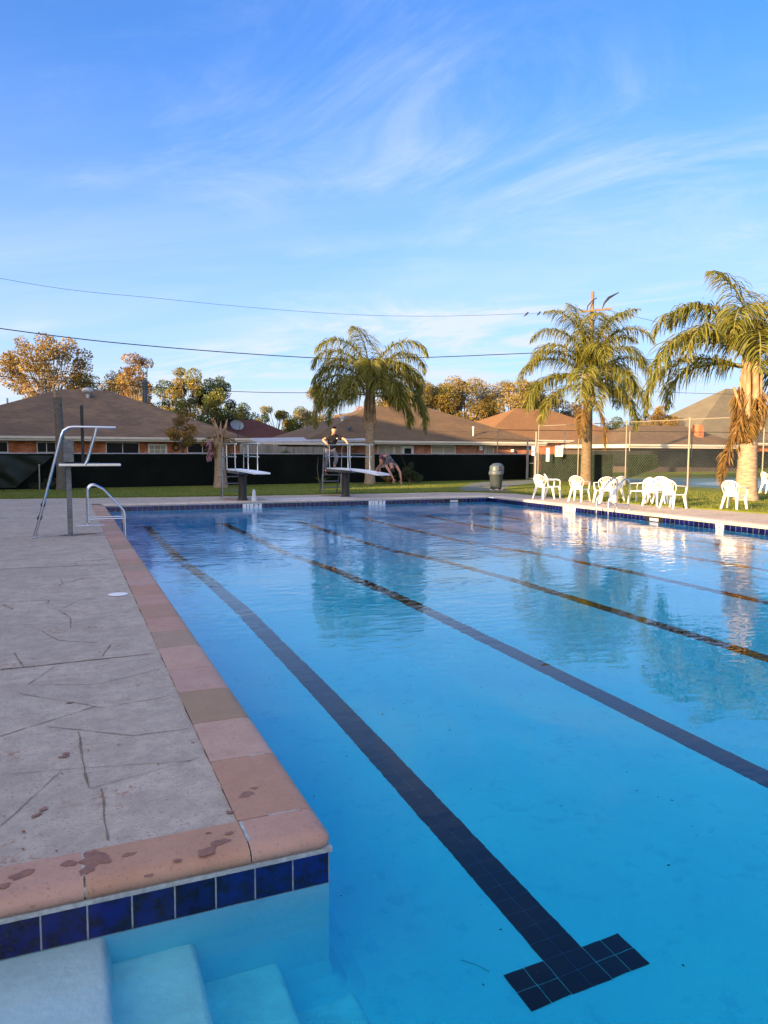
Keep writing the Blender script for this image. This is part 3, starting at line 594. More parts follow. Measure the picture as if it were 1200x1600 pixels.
# ------------------------------------------------------------------ fence with windscreen
def fy(x): return 33.0+.118*x
ft = thing('windscreen_fence', 'long low chain fence covered in black windscreen cloth behind the far lawn', 'fence')
mb = MB(); xs = [-9+k*.12 for k in range(int((24.3+9)/.12)+1)]
for zi in range(6):
    for a, b in zip(xs[:-1], xs[1:]):
        q = []
        for (x, zk) in ((a, zi), (b, zi), (b, zi+1), (a, zi+1)):
            z = .05+1.40*zk/6; w = .02*sin(x*2.1)+.025*noise.noise(Vector((x*.8, zk*.25, 0)))+.01*noise.noise(Vector((x*4, zk*.6, 3)))
            q.append((x, fy(x)-.05+w, z+(.018*noise.noise(Vector((x*2.2, 5, 0))) if zk == 6 else 0)))
        mb.face(q)
mb.build('windscreen', 'screen', ft, smooth=True)
mb = MB(); mb.tube([(-9, fy(-9), 1.475), (24.3, fy(24.3), 1.475)], .028, 8); mb.build('top_rail', 'galv', ft)
for k in range(12):
    x = -8.6+3.0*k; mb = MB(); mb.tube([(x, fy(x)+.03, 0), (x, fy(x)+.03, 1.5)], .03, 8); mb.build('post', 'galv', ft)
# loose draped piece at the left
mb = MB()
for i in range(60):
    for j in range(14):
        q = []
        for (ii, jj) in ((i, j), (i+1, j), (i+1, j+1), (i, j+1)):
            u, w = ii/60, jj/14; x = -6.5+6.0*u; zt = 1.44-.05*u; zb = .12; s_ = w
            x2 = x-(1-s_)*(1.4*u*u); z = zb+(zt-zb)*s_
            fold = .13*sin(9*(s_*1.1+u*2.2)+3*u)+.03*sin(21*(s_+u*1.2)+1)
            q.append((x2, fy(x2)-.16+fold*(1-.5*s_), z))
        mb.face(q)
mb.build('loose_windscreen', mat('green_black_cloth', (0.0025, 0.011, 0.007), .7, var=.3, vscale=2), smooth=True, label='sagging creased dark green screen cloth hanging on the fence at left', category='screen cloth')
mb = MB(); mb.tube([(-1.04, fy(-1.04)-.35, 0), (-1.03, fy(-1.04)-.35, 1.0)], .028, 8); mb.lathe([(.04, 0), (.035, .03), (.005, .05)], (-1.03, fy(-1.04)-.35, 1.0), 8)
mb.build('short_post', 'galv', label='short bare metal post on the lawn in front of the sagging cloth', category='post')

# court fence: bays of chain link with tall posts
def chainlink(mb, p0, p1, z0, z1, s=.15, w=.0019):
    p0 = Vector(p0); p1 = Vector(p1); L = (p1-p0).length; d = (p1-p0)/L; H = z1-z0; n = int((L+H)/s)
    side = Vector((-d.y, d.x, 0))
    for sg in (1, -1):
        for k in range(n):
            a = -H+k*s if sg > 0 else k*s
            u0, v0, u1, v1 = (a, 0, a+H, H) if sg > 0 else (a, 0, a-H, H)
            # clip to 0..L
            if u0 < 0: v0 += (0-u0)*(1 if u1 > u0 else -1); u0 = 0
            if u1 < 0: v1 -= (0-u1)*1; u1 = 0
            if u0 > L: v0 += (u0-L); u0 = L
            if u1 > L: v1 -= (u1-L); u1 = L
            if v1-v0 < .02: continue
            A = p0+d*u0+Vector((0, 0, z0+v0)); B = p0+d*u1+Vector((0, 0, z0+v1)); dd = (B-A).normalized(); nn = dd.cross(side).normalized()*w
            m2 = side*w
            mb.quadmesh([A-nn, A+nn*.5+m2, A+nn*.5-m2, B-nn, B+nn*.5+m2, B+nn*.5-m2], [(0, 1, 4, 3), (1, 2, 5, 4), (2, 0, 3, 5)])
cf = thing('court_fence', 'tall chain link fence on pale posts around the tennis court behind the palms', 'fence', (24.9, 24.4, 0))
def rel(q): return (q[0]-24.9, q[1]-24.4, q[2] if len(q) > 2 else 0)
cpts = [(24.0, 34.3), (24.3, 31.2), (24.6, 28.0), (24.9, 24.4), (25.2, 20.9), (25.5, 17.4), (25.8, 14)]
for i, (x, y) in enumerate(cpts):
    mb = MB(); mb.tube([rel((x, y, 0)), rel((x, y, 3.08))], .026 if i != 3 else .04, 8); mb.lathe([(.05, 0), (.04, .04), (.005, .06)], rel((x, y, 3.08)), 8); mb.build('post', mat('pale_post', (.3, .27, .22), .6, .3) if i == 0 else MATS['pale_post'], cf, smooth=True)
mb = MB(); mb.tube([rel((*q, 3.05)) for q in cpts], .022, 6); mb.build('top_rail', MATS['pale_post'], cf)
mb = MB()
for a, b in zip(cpts[:-1], cpts[1:]): chainlink(mb, rel(a), rel(b), .03, 3.03)
mb.build('chain_link', 'graysteel', cf)
ff = thing('court_fence', 'far chain link fence with grey screen cloth beyond the tennis court', 'fence', (30, 43, 0))
def relf(q): return (q[0]-30, q[1]-43, q[2] if len(q) > 2 else 0)
fp = [(24.6, 39.5), (29.0, 38.6), (33.5, 37.8), (38, 37.0), (42.5, 36.1), (47, 35.3), (51.5, 34.5)]
for i, (x, y) in enumerate(fp):
    mb = MB(); mb.tube([relf((x, y, 0)), relf((x, y, 3.0))], .035, 8); mb.build('post', 'bark' if i > 2 else MATS['pale_post'], ff)
mb = MB(); mb.tube([relf((*q, 2.98)) for q in fp], .022, 6); mb.build('top_rail', 'darkmetal', ff)
mb = MB()
for a, b in zip(fp[:-1], fp[1:]): chainlink(mb, relf(a), relf(b), .05, 2.96, .19, .0023)
mb.build('chain_link', 'graysteel', ff)
def cloth(name, p0, p1, z0a, z1a, z0b, z1b, m, parent=None, amp=.05, n=40, off=(0, 0), **k):
    mb = MB(); p0 = Vector(p0); p1 = Vector(p1); d = (p1-p0).normalized(); s = Vector((-d.y, d.x))
    for i in range(n):
        for j in range(8):
            q = []
            for (ii, jj) in ((i, j), (i+1, j), (i+1, j+1), (i, j+1)):
                u, w = ii/n, jj/8; b = p0.lerp(p1, u); za = z0a+(z0b-z0a)*u; zb = z1a+(z1b-z1a)*u
                o_ = amp*(.6*sin(u*9+w*3)+.8*noise.noise(Vector((u*7, w*1.5, 1))))
                q.append((b.x+s.x*o_-off[0], b.y+s.y*o_-off[1], za+(zb-za)*w))
            mb.face(q)
    return mb.build(name, m, parent, smooth=True, **k)
cloth('screen_cloth', (30.3, 38.35), (45.5, 35.6), .75, 1.72, .55, 1.72, mat('grey_screen_cloth', (.018, .026, .024), .9, var=.3, vscale=.8), ff, .03, off=(30, 43))
cloth('screen_cloth', (24.12, 34.2), (24.62, 28.9), .10, 1.50, .05, 1.50, 'screen2', cf, .025, off=(24.9, 24.4))
cloth('screen_cloth', (24.72, 28.0), (24.88, 26.2), .35, 1.5, .9, 1.5, 'screen2', cf, .03, off=(24.9, 24.4))
# tennis court
sheet('tennis_court', [(26.6, 15), (26.4, 27.5), (27.0, 31.5), (29.5, 36), (44, 34), (47, 15)], None, .040, 'court', kind='structure')
sheet('court_playing_area', [(28.6, 16), (28.5, 29.5), (42, 29.5), (42, 16)], None, .044, 'courtblue', kind='structure')
mb = MB()
for a, b in (((29.5, 17), (29.5, 28.6)), ((41, 17), (41, 28.6)), ((29.5, 28.6), (41, 28.6)), ((30.9, 17), (30.9, 28.6))): 
    d_ = (Vector((*b, 0))-Vector((*a, 0))).normalized(); n_ = Vector((-d_.y, d_.x, 0))*.04; A = Vector((*a, .048)); B = Vector((*b, .048)); mb.face([A-n_, B-n_, B+n_, A+n_])
mb.build('court_lines', 'line', kind='structure')

# gate between the two fences
gt = thing('gate', 'narrow metal frame gate with notices at the fence corner behind the bins', 'gate', (24.0, 35.0, 0))
for (x, y, h) in ((.40, .95, 2.35), (-.05, -.55, 2.75)):
    mb = MB(); mb.tube([(x, y, 0), (x, y, h)], .045, 8); mb.build('post', 'galv', gt)
mb = MB()
for z in (.12, .98, 1.95): mb.tube([(.40, .95, z), (-.05, -.55, z)], .025, 6)
mb.tube([(.34, .75, .12), (.34, .75, 1.95)], .025, 6); mb.tube([(.02, -.32, .12), (.02, -.32, 1.95)], .025, 6)
mb.build('gate_frame', 'galv', gt)
cloth('gate_cloth', (.34, .75), (.02, -.32), .13, 1.45, .13, 1.45, 'screen', gt, .02, 10)
def notice(loc, w, h, label, lines=(), rot=R(-103)):
    t = thing('notice', label, 'sign', loc, rot, 'notices on the fence')
    m_ = MB(); m_.box(-w/2, w/2, -.006, .006, -h/2, h/2); m_.build('sheet', 'paper', t)
    m_ = MB()
    for (x0, x1, z, hh) in lines: m_.box(x0*w/2, x1*w/2, -.0085, -.0062, z*h/2-hh/2, z*h/2+hh/2)
    if lines: m_.build('print', 'redink' if w > .3 else 'ink', t)
nr = math.atan2(-.39, -.92)+pi/2+pi
nr = R(-23)
notice((23.75, 34.42, 1.80), .18, .26, 'upper small white paper notice on the corner gate', rot=nr)
notice((23.75, 34.42, 1.52), .17, .2, 'lower small white paper notice on the corner gate', rot=nr)
notice((23.62, 32.9, 1.48), .17, .72, 'tall narrow white notice on the fence right of the gate', rot=nr)
notice((23.75, 32.1, 1.66), .40, .56, 'large square white notice with red line on the court fence', lines=((-.6, .6, .5, .03), (-.5, .5, .15, .02), (-.6, .55, -.3, .05)), rot=nr)

# ------------------------------------------------------------------ houses
def hip_roof(mb, x0, x1, y0, y1, ze, rx0, rx1, ry, zr, th=.14):
    a, b, c_, d_ = (x0, y0, ze), (x1, y0, ze), (x1, y1, ze), (x0, y1, ze); e, f = (rx0, ry, zr), (rx1, ry, zr)
    mb.face([a, b, f, e]); mb.face([c_, d_, e, f]); mb.face([b, c_, f]); mb.face([d_, a, e]); mb.face([d_, c_, b, a])
def house(name, label, x0, x1, y0, y1, ze, rx0, rx1, ry, zr, roofm, wallm, ov=.5, fas=.2):
    t = thing(name, label, 'house', (0, 0, 0)); mb = MB(); hip_roof(mb, x0, x1, y0, y1, ze, rx0, rx1, ry, zr); rf = mb.build('roof', roofm, t)
    mb = MB(); mb.box(x0-.03, x1+.03, y0-.05, y0-.003, ze-fas, ze+.015); mb.box(x0-.05, x0-.003, y0, y1, ze-fas, ze+.015); mb.box(x1+.003, x1+.05, y0, y1, ze-fas, ze+.015); mb.build('fascia', 'fascia', t)
    mb = MB(); mb.box(x0-.02, x1+.02, y0-.14, y0-.053, ze-fas*.45, ze+.03); mb.build('gutter', 'fascia', t)
    mb = MB(); mb.box(x0, x1, y0, y1, ze-fas+.02, ze-fas+.05); mb.build('soffit', 'soffit', t)
    mb = MB(); mb.box(x0+ov, x1-ov, y0+ov, y1-ov, 0, ze-fas+.02); w = mb.build('wall', wallm, t)
    return t, rf, w
def window(t, x0, x1, z0, z1, y, pane='glass', bars=1, hb=0, frame=.05, lb=None):
    mb = MB(); mb.box(x0, x0+frame, y-.05, y, z0, z1); mb.box(x1-frame, x1, y-.05, y, z0, z1); mb.box(x0+frame, x1-frame, y-.05, y, z0, z0+frame); mb.box(x0+frame, x1-frame, y-.05, y, z1-frame, z1)
    for k in range(bars):
        xx = x0+(x1-x0)*(k+1)/(bars+1); mb.box(xx-.018, xx+.018, y-.045, y-.001, z0+frame, z1-frame)
    for k in range(hb):
        zz_ = z0+(z1-z0)*(k+1)/(hb+1); mb.box(x0+frame, x1-frame, y-.043, y-.002, zz_-.015, zz_+.015)
    f = mb.build('window', 'winframe', t)
    mb = MB(); mb.box(x0+frame, x1-frame, y-.02, y-.006, z0+frame, z1-frame); mb.build('pane', pane, f)
    if lb: f['label'] = lb
h1, h1r, _ = house('brick_house', 'orange brick house with broad brown shingle hip roof at left', -7.9, 9.75, 42, 57, 2.30, -.25, 2.5, 49.5, 5.33, 'roof1', 'brick')
YW = 42.5
for (a, b, pn, br, hb) in ((-5, -2.75, 'glass', 1, 1), (-1.43, -.5, 'glass', 1, 1), (-.45, .35, 'glass', 0, 0), (1.93, 3.65, 'glass', 1, 0), (6.2, 7.9, 'glass', 1, 1)): window(h1, a, b, .95, 2.05, YW-.002, pn, br, hb, .045)
window(h1, 4.1, 5.12, 1.0, 1.98, YW-.002, 'blind', 2, 2, .1, 'white framed window with small square panes')
mb = MB(); mb.tube([(5.6+.16*cos(a), YW-.04, 1.78+.16*sin(a)) for a in [k*pi/10 for k in range(21)]], .05, 6); mb.build('wreath', 'wreath', label='dark round wreath on the brick wall right of the white framed window', category='wreath')
mb = MB(); mb.lathe([(.16, -.6), (.16, .5), (.2, .52), (.2, .62), (.17, .64), (.17, .8), (.21, .82), (.21, .95), (.1, 1.0)], (4.55, 48.2, 4.9), 14); mb.build('chimney_flue', 'pipe', h1, smooth=True)
mb = MB(); mb.lathe([(.12, -.2), (.12, .12), (.28, .16), (.34, .3), (.28, .42), (.08, .48)], (1.25, 48.2, 4.9), 14); mb.build('roof_turbine', 'ventm', h1, smooth=True)
mb = MB(); mb.lathe([(.16, -.05), (.05, .02), (.04, .3), (.07, .32), (.07, .38), (.03, .4)], (5.85, 43.3, 2.85), 10); mb.build('roof_vent', 'pipe', h1)
for x, z in ((-2.6, 4.28), (-.9, 4.9)):
    mb = MB(); mb.tube([(x-.4, 47.0 if x < -2 else 48.6, z-.3), (x-.4, 47.0 if x < -2 else 48.6, z+.25)], .05, 8); mb.build('roof_vent', 'ventm', h1)
# satellite dish on the right end of the first roof
t = thing('satellite_dish', 'grey oval satellite dish on the right end of the first house roof', 'satellite dish', (8.85, 41.9, 2.35))
mb = MB()
mb.lathe([(0.001, .0), (.2, .02), (.36, .07), (.42, .11), (.42, .125), (.36, .085), (.2, .035), (0.001, .015)], n=24, sy=.72); o = mb.build('dish', 'dish', t, smooth=True); o.location = (0, 0, .68); o.rotation_euler = (R(68), 0, R(18))
mb = MB(); mb.tube([(.1, 0, 0), (.12, .1, .4), (.05, .12, .68)], .03, 8); mb.tube([(.1, -.03, .3), (.12, -.4, .62), (.12, -.42, .7)], .015, 6); mb.build('mast', 'darkmetal', t)
# second house: porch roof and wide tan roof
h3, _, _ = house('brick_house', 'brick house with wide tan hip roof and cream fascia behind the centre palm', 13.6, 31.4, 44, 57, 2.28, 20.6, 25.2, 50.4, 4.93, 'roof3', 'brick2')
mb = MB(); mb.hexa([(10.3, 42.9, 2.02), (17.6, 42.9, 2.22), (17.6, 46.5, 2.3), (10.3, 46.5, 2.2)], [(10.3, 42.9, 2.14), (17.6, 42.9, 2.36), (17.6, 46.5, 2.6), (10.3, 46.5, 2.42)]); mb.build('porch_roof', mat('pale_porch_roof', (.38, .37, .38), .6, var=.15, vscale=2), h3)
mb = MB(); mb.box(10.25, 17.65, 42.78, 42.895, 2.0, 2.12); mb.build('porch_fascia', 'fascia', h3).rotation_euler = (0, 0, 0)
YW = 44.5
for (a, b, pn, br, hb) in ((19.8, 20.3, 'blind', 0, 0), (22.5, 24.35, 'blind', 1, 1), (26.65, 27.4, 'blind', 0, 0)): window(h3, a, b, 1.0, 2.03, YW-.002, pn, br, hb, .05)
window(h3, 20.35, 21.2, .9, 2.0, YW-.002, 'glass', 0, 0, .17, 'small dark window in a thick white surround')
window(h3, 18.6, 19.75, 1.3, 2.0, YW-.002, 'blind', 1, 0, .04)
mb = MB(); mb.box(13.9, 15.0, YW-.05, YW-.002, 1.0, 2.0); mb.build('pale_panel', 'coppatch', h3)
for x, z, s_, lb in ((26.3, 1.95, .26, 'white meter box under the eave of the tan roofed house'), (28.9, 1.75, .17, 'small pale box at the right end of the brick wall')):
    t = thing('meter_box', lb, 'utility box', (x, YW-.09, z)); mb = MB(); mb.box(-s_/2, s_/2, -.08, .085, -s_*.9, s_*.3); mb.build('case', 'plastic', t, bevel=.02); mb = MB(); mb.box(-s_*.3, s_*.3, -.09, -.081, -s_*.5, -s_*.1); mb.build('cover', 'coppatch', t)
for (x, y, z0, h, r, mm) in ((26.1, 45.1, 2.5, .85, .055, 'ventm'), (27.9, 46.6, 2.9, .4, .07, 'ventm'), (17.3, 47.6, 3.2, .75, .10, 'ventm'), (17.1, 45.6, 2.7, .5, .08, 'pipe')):
    mb = MB(); mb.lathe([(r*2.4, -.1), (r, -.02), (r, h-.12), (r*1.7, h-.11), (r*1.7, h), (r*.4, h+.04)], (x, y, z0), 12); mb.build('roof_vent', mm, h3, smooth=True)
mb = MB(); mb.face([(25.9, 44.6, 2.57), (28.2, 46.9, 3.53), (30.8, 44.25, 2.43)]); 
hip_roof(mb, 25.8, 31.35, 44.05, 48.5, 2.30, 28.3, 28.9, 47.6, 3.42); mb.build('roof', 'roof3', h3)
h2, _, _ = house('red_roofed_house', 'distant house with dark red brown roof between the two nearer houses', 9.2, 19.5, 60, 70, 2.2, 13.2, 15.6, 65, 4.35, 'roof2', 'brick2')
h4, _, _ = house('orange_roofed_house', 'brick house with sunlit orange shingle hip roof behind the middle palm', 31.9, 49.6, 54, 66, 2.65, 39.3, 43.0, 60, 5.75, 'roof4', 'brick')
window(h4, 43.3, 44.4, .9, 2.3, 54.48, 'blind', 0, 2, .1); window(h4, 36.0, 38.0, .9, 2.2, 54.48, 'glass', 1, 1, .05)
mb = MB(); hip_roof(mb, 44.5, 50.4, 52.4, 56, 2.55, 46.4, 48.4, 54.5, 3.5); mb.build('roof', 'roof4', h4)
h5, _, _ = house('brown_roofed_house', 'low house with long brown roof behind the tennis court', 40.5, 53.5, 46, 56, 2.25, 44.6, 50.5, 50, 3.95, 'roof3', 'soffit', fas=.28)
mb = MB(); mb.box(49.6, 50.2, 47.6, 48.3, 2.7, 4.0); mb.build('chimney', 'brick', h5)
h6, _, _ = house('grey_roofed_house', 'tall house with steep grey green shingle roof at right behind the large palm', 55.5, 79, 54.5, 66, 2.6, 66.2, 67.6, 60, 8.6, 'roof5', 'brick')
# wooden fence
t = thing('wooden_fence', 'grey weathered board fence between the two nearer houses', 'fence', (0, 0, 0)); mb = MB()
x = 8.9
while x < 14.3:
    tt = rnd.uniform(.75, 1.2); mb.box(x, x+.135, 41.2, 41.23, 0, 1.93+rnd.uniform(-.02, .02)+(.1 if x < 11 else 0)-.02*(x-9), (tt, tt, tt)); x += .145
mb.build('boards', 'plank', t); mb = MB(); mb.box(8.9, 14.3, 41.235, 41.28, 1.5, 1.6); mb.box(8.9, 14.3, 41.235, 41.28, .4, .5); mb.build('rails', 'plank', t)
# unseen buildings added left of the frame to shade pool, lawn and houses
def shade_block(name, label, x0, x1, y0, y1, h, m='cream'):
    t = thing(name, label, 'building'); mb = MB(); mb.box(x0, x1, y0, y1, 0, h-.25); mb.build('wall', m, t); mb = MB(); mb.box(x0-.3, x1+.3, y0-.3, y1+.3, h-.25, h); mb.build('roof', 'roof1', t)
    y = y0+1.2
    while y < y1-1.5:
        for z in ([1.0] if h < 7 else [1.0, 4.2, 7.0]):
            mb = MB(); mb.box(x1+.003, x1+.05, y, y+1.2, z, z+1.2); f = mb.build('window', 'winframe', t); mb = MB(); mb.box(x1+.051, x1+.055, y+.08, y+1.12, z+.08, z+1.12); mb.build('pane', 'glass', f)
        y += 3.2
shade_block('pool_shade_block', 'unseen cream stucco building added out of view at left to shade the pool', -20, -10, -16, 10.3, 5.8)
shade_block('deck_shade_block', 'slightly taller unseen cream building added out of view at left to shade the far deck', -20.5, -10.2, 10.7, 17.2, 6.7)
shade_block('lawn_shade_block', 'unseen three storey brick building added out of view at left to shade the lawn and houses', -24, -13, 19.5, 50, 12.0, 'brick2')

# ------------------------------------------------------------------ power pole, wires, birds
t = thing('utility_pole', 'wooden utility pole with a tilted crossarm rising behind the middle palm', 'utility pole', (32.8, 41.0, 0))
mb = MB(); mb.tube([(0, 0, 0), (.05, .1, 12.4)], [.17, .12], 10); mb.build('pole', 'wood', t, smooth=True)
mb = MB(); ax = Vector((.92, -.39, .10)); A = Vector((0.03, -.2, 11.1))-ax*1.0; B = Vector((0.03, -.2, 11.1))+ax*1.15
mb.hexa([A+Vector(q) for q in ((0, -.06, -.07), (0, .06, -.07), (0, .06, .07), (0, -.06, .07))], [B+Vector(q) for q in ((0, -.06, -.07), (0, .06, -.07), (0, .06, .07), (0, -.06, .07))]); mb.build('crossarm', 'wood', t)
mb = MB(); mb.tube([(.5, -.4, 11.25), (.62, -.45, 11.6), (.9, -.55, 11.95), (1.5, -.8, 12.3)], [.03, .06, .09, .03], 8); mb.build('lamp_arm', 'darkmetal', t, smooth=True)
mb = MB(); mb.tube([(-.45, 0, 11.15), (-.42, -.05, 11.4), (-.1, -.1, 11.75), (.2, -.15, 11.95)], .035, 6); mb.build('bracket', 'darkmetal', t)
def wire(pts, r, label, extra=8):
    P = []
    for i in range(len(pts)-1):
        p0 = Vector(pts[max(i-1, 0)]); p1 = Vector(pts[i]); p2 = Vector(pts[i+1]); p3 = Vector(pts[min(i+2, len(pts)-1)])
        for k in range(extra):
            u = k/extra; P.append(.5*((2*p1)+(-p0+p2)*u+(2*p0-5*p1+4*p2-p3)*u*u+(-p0+3*p1-3*p2+p3)*u**3))
    P.append(Vector(pts[-1])); mb = MB(); mb.tube(P, r, 5); mb.build('power_line', 'wire', label=label, category='wire', group='overhead wires')
wire([(-16, 39, 11.6), (-2.64, 39.5, 9.61), (4.71, 39.5, 9.28), (13.43, 39.7, 9.27), (21.03, 40, 9.72), (31.9, 41.3, 11.05)], .009, 'highest thin wire reaching the pole crossarm')
wire([(-16, 39, 8.6), (-2.72, 39.5, 7.3), (4.51, 39.5, 6.87), (13.42, 39.5, 6.76), (18.94, 39.5, 7.09), (25.53, 39.5, 7.67), (32.7, 40.9, 8.45)], .024, 'thick black cable sagging above the left house')
wire([(-16, 39, 5.6), (-2.79, 39.5, 5.07), (7.05, 39.5, 4.77), (13.42, 39.5, 4.86), (24.66, 39.5, 5.32), (32.7, 40.9, 5.95)], .016, 'lowest wire passing just over the roofs')
wire([(32.9, 40.9, 8.4), (36, 38.6, 7.75), (42, 34, 7.3), (52, 27, 7.2)], .02, 'cable leaving the pole to the right at mid height')
wire([(33.6, 40.7, 11.2), (38, 37, 9.6), (44, 33, 8.3), (54, 26, 7.8)], .014, 'upper wire leaving the pole to the right')
wire([(32.9, 41.1, 5.9), (42, 36, 5.5), (52, 30, 5.6)], .014, 'lower wire passing before the grey roof')
def bird(q, label):
    t = thing('bird', label, 'bird', q, rnd.uniform(-.6, .6), 'birds on the top wire')
    mb = MB(); mb.tube([(-.17, 0, -.07), (-.09, 0, .02), (0, 0, .08), (.06, 0, .15), (.09, 0, .2), (.13, 0, .2), (.17, 0, .185)], [.012, .035, .06, .045, .04, .03, .004], 8); mb.build('body', 'bird', t, smooth=True)
for (x, z, lb) in ((27.35, 10.32, 'small dark bird perched alone on the top wire'), (28.35, 10.45, 'middle small dark bird on the top wire'), (28.8, 10.52, 'small dark bird on the top wire nearest the pole')): bird((x, 40.72+.055*(x-27.3), z+.02), lb)

# ------------------------------------------------------------------ palms
def frond(az, el0, L, droop, seed, dead=False, dens=64, leaf=.62, curl=1.0, twist=0.0):
    """returns (rachis MB, leaflets MB) for a frond starting at the origin"""
    r_ = random.Random(seed); ra = MB(); lf = MB(); n = 22; pts = []; q = Vector((0, 0, 0)); el = el0; a_ = az
    for i in range(n+1):
        pts.append(q.copy()); u = i/n
        d = Vector((cos(a_)*cos(el), sin(a_)*cos(el), sin(el))); q = q+d*(L/n); el -= droop/n*(.35+1.5*u); a_ += twist/n
        el = max(el, -1.5)
    ra.tube(pts, [.035*(1-.85*i/n)+.004 for i in range(n+1)], 5)
    for k in range(dens):
        u = .10+.9*(k+r_.random())/dens; f = u*n; i = min(int(f), n-1); pos = pts[i].lerp(pts[i+1], f-i); d = (pts[i+1]-pts[i]).normalized()
        side = d.cross(Vector((0, 0, 1)));
        if side.length < .1: side = Vector((-sin(az), cos(az), 0))
        side.normalize(); upv = side.cross(d).normalized()
        ll = leaf*(.35+1.0*math.sin(pi*min(1, u*.92+.12))**.7)*r_.uniform(.75, 1.1)*(1.0 if u < .93 else .7)
        for sg in (-1, 1):
            lift = r_.uniform(-.35, .75)
            v = (side*sg*.9+d*r_.uniform(.25, .7)+upv*lift).normalized()
            w = .021*r_.uniform(.7, 1.25); P = [pos.copy()]; dd = v.copy(); cur = pos.copy(); m_ = 4
            for s_ in range(m_):
                cur = cur+dd*(ll/m_); P.append(cur.copy()); dd = (dd+Vector((0, 0, -1))*r_.uniform(.38, .85)*curl).normalized()
            wd = (dd.cross(Vector((r_.uniform(-1, 1), r_.uniform(-1, 1), .2)))).normalized()
            g = r_.uniform(.6, 1.45); tint = (g*r_.uniform(.9, 1.35), g, g*r_.uniform(.7, 1.1))
            if dead: tint = (g, g*r_.uniform(.8, 1.1), g*.9)
            V = []; 
            for s_, c_ in enumerate(P):
                ww = w*(1-.9*(s_/m_)**2); V += [c_-wd*ww, c_+wd*ww]
            lf.quadmesh(V, [(2*s_, 2*s_+1, 2*s_+3, 2*s_+2) for s_ in range(m_)], tint)
    return ra, lf
def ringed_trunk(h, r0, r1, seed, flare=1.25, lean=(0, 0)):
    mb = MB(); r_ = random.Random(seed); path = []; rs = []; n = int(h/.05)
    for i in range(n+1):
        u = i/n; path.append((lean[0]*u*u, lean[1]*u*u, h*u)); fl = 1+(flare-1)*math.exp(-u*h*3.5)
        rs.append((r0+(r1-r0)*u)*fl*(1+.022*((i % 3) == 0)+r_.uniform(-.008, .008)))
    mb.tube(path, rs, 18); return mb
def palm(loc, label, H, r0, r1, fr, seed, sheath=1.1, dead=(), Ls=1.08, dens=64, leaf=.62, trunkm='trunk'):
    t = thing('palm_tree', label, 'palm tree', loc, 0, 'queen palms around the pool'); r_ = random.Random(seed)
    ringed_trunk(H, r0, r1, seed).build('trunk', trunkm, t, smooth=True)
    # old leaf bases
    for k in range(9):
        a = 2.399*k+seed; z0 = H-.25+.10*k*sheath*.9; rr = r1*(1.0-.045*k); mb = MB()
        P = [Vector((cos(a)*rr*.75, sin(a)*rr*.75, z0-.12)), Vector((cos(a)*rr*1.25, sin(a)*rr*1.25, z0+.12)), Vector((cos(a)*rr*1.15, sin(a)*rr*1.15, z0+.45*sheath)), Vector((cos(a)*rr*1.25, sin(a)*rr*1.25, z0+.8*sheath))]
        mb.tube(P, [r1*.45, r1*.5, r1*.3, r1*.14], 8); mb.build('leaf_base', 'boot', t, smooth=True)
    mb = MB(); mb.tube([(0, 0, H-.1), (0, 0, H+.5*sheath), (0, 0, H+1.25*sheath)], [r1*.9, r1*.75, r1*.25], 12); mb.build('crown_shaft', 'boot', t, smooth=True)
    for i, (az, el, L, dr) in enumerate(fr):
        ra, lf = frond(R(az), R(el), L*Ls, dr, seed*100+i, dens=dens, leaf=leaf)
        o = ra.build('frond', 'rachis', t, smooth=True); o.location = (cos(R(az))*r1*.5, sin(R(az))*r1*.5, H+sheath*(.75+.012*el*.5))
        lf.build('leaflets', 'frond', o)
    for i, (az, el, L, dr, dz) in enumerate(dead):
        ra, lf = frond(R(az), R(el), L, dr, seed*77+i, dead=True, dens=int(dens*.8), leaf=leaf*.5, curl=.8)
        o = ra.build('dead_frond', 'deadfrond', t, smooth=True, label='brown dead frond hanging down the trunk'); o.location = (cos(R(az))*r1*.9, sin(R(az))*r1*.9, H+dz); lf.build('leaflets', 'deadfrond', o)
    return t
# image right is azimuth -23 deg, towards the camera is -113 deg, image left is 157 deg
P1 = palm((13.57, 33.4, 0), 'queen palm with drooping green fronds standing right behind the two people', 3.0, .24, .21,
    [(160, 80, 3.4, 2.6), (-30, 76, 3.5, 2.6), (100, 86, 2.9, 1.2), (170, 12, 3.3, 2.2), (-25, 10, 3.4, 2.2), (-12, 66, 3.3, 2.7), (170, 66, 3.3, 2.6), (157, 50, 3.1, 2.6), (-23, 52, 3.1, 3.0), (135, 62, 2.9, 2.4), (-60, 58, 2.7, 2.8), (-110, 62, 2.5, 2.9), (60, 60, 2.8, 2.3),
     (165, 28, 2.9, 2.5), (-18, 24, 3.0, 2.4), (-75, 30, 2.7, 2.6), (-135, 34, 2.8, 2.7), (30, 30, 2.8, 2.4), (120, 28, 2.8, 2.3), (175, 5, 2.5, 2.0), (-30, 0, 2.4, 1.9), (-100, 45, 2.6, 3.1), (-10, 42, 3.0, 2.8), (150, 38, 3.2, 2.6)], 3, sheath=1.7, dens=130, leaf=.86, Ls=1.14)
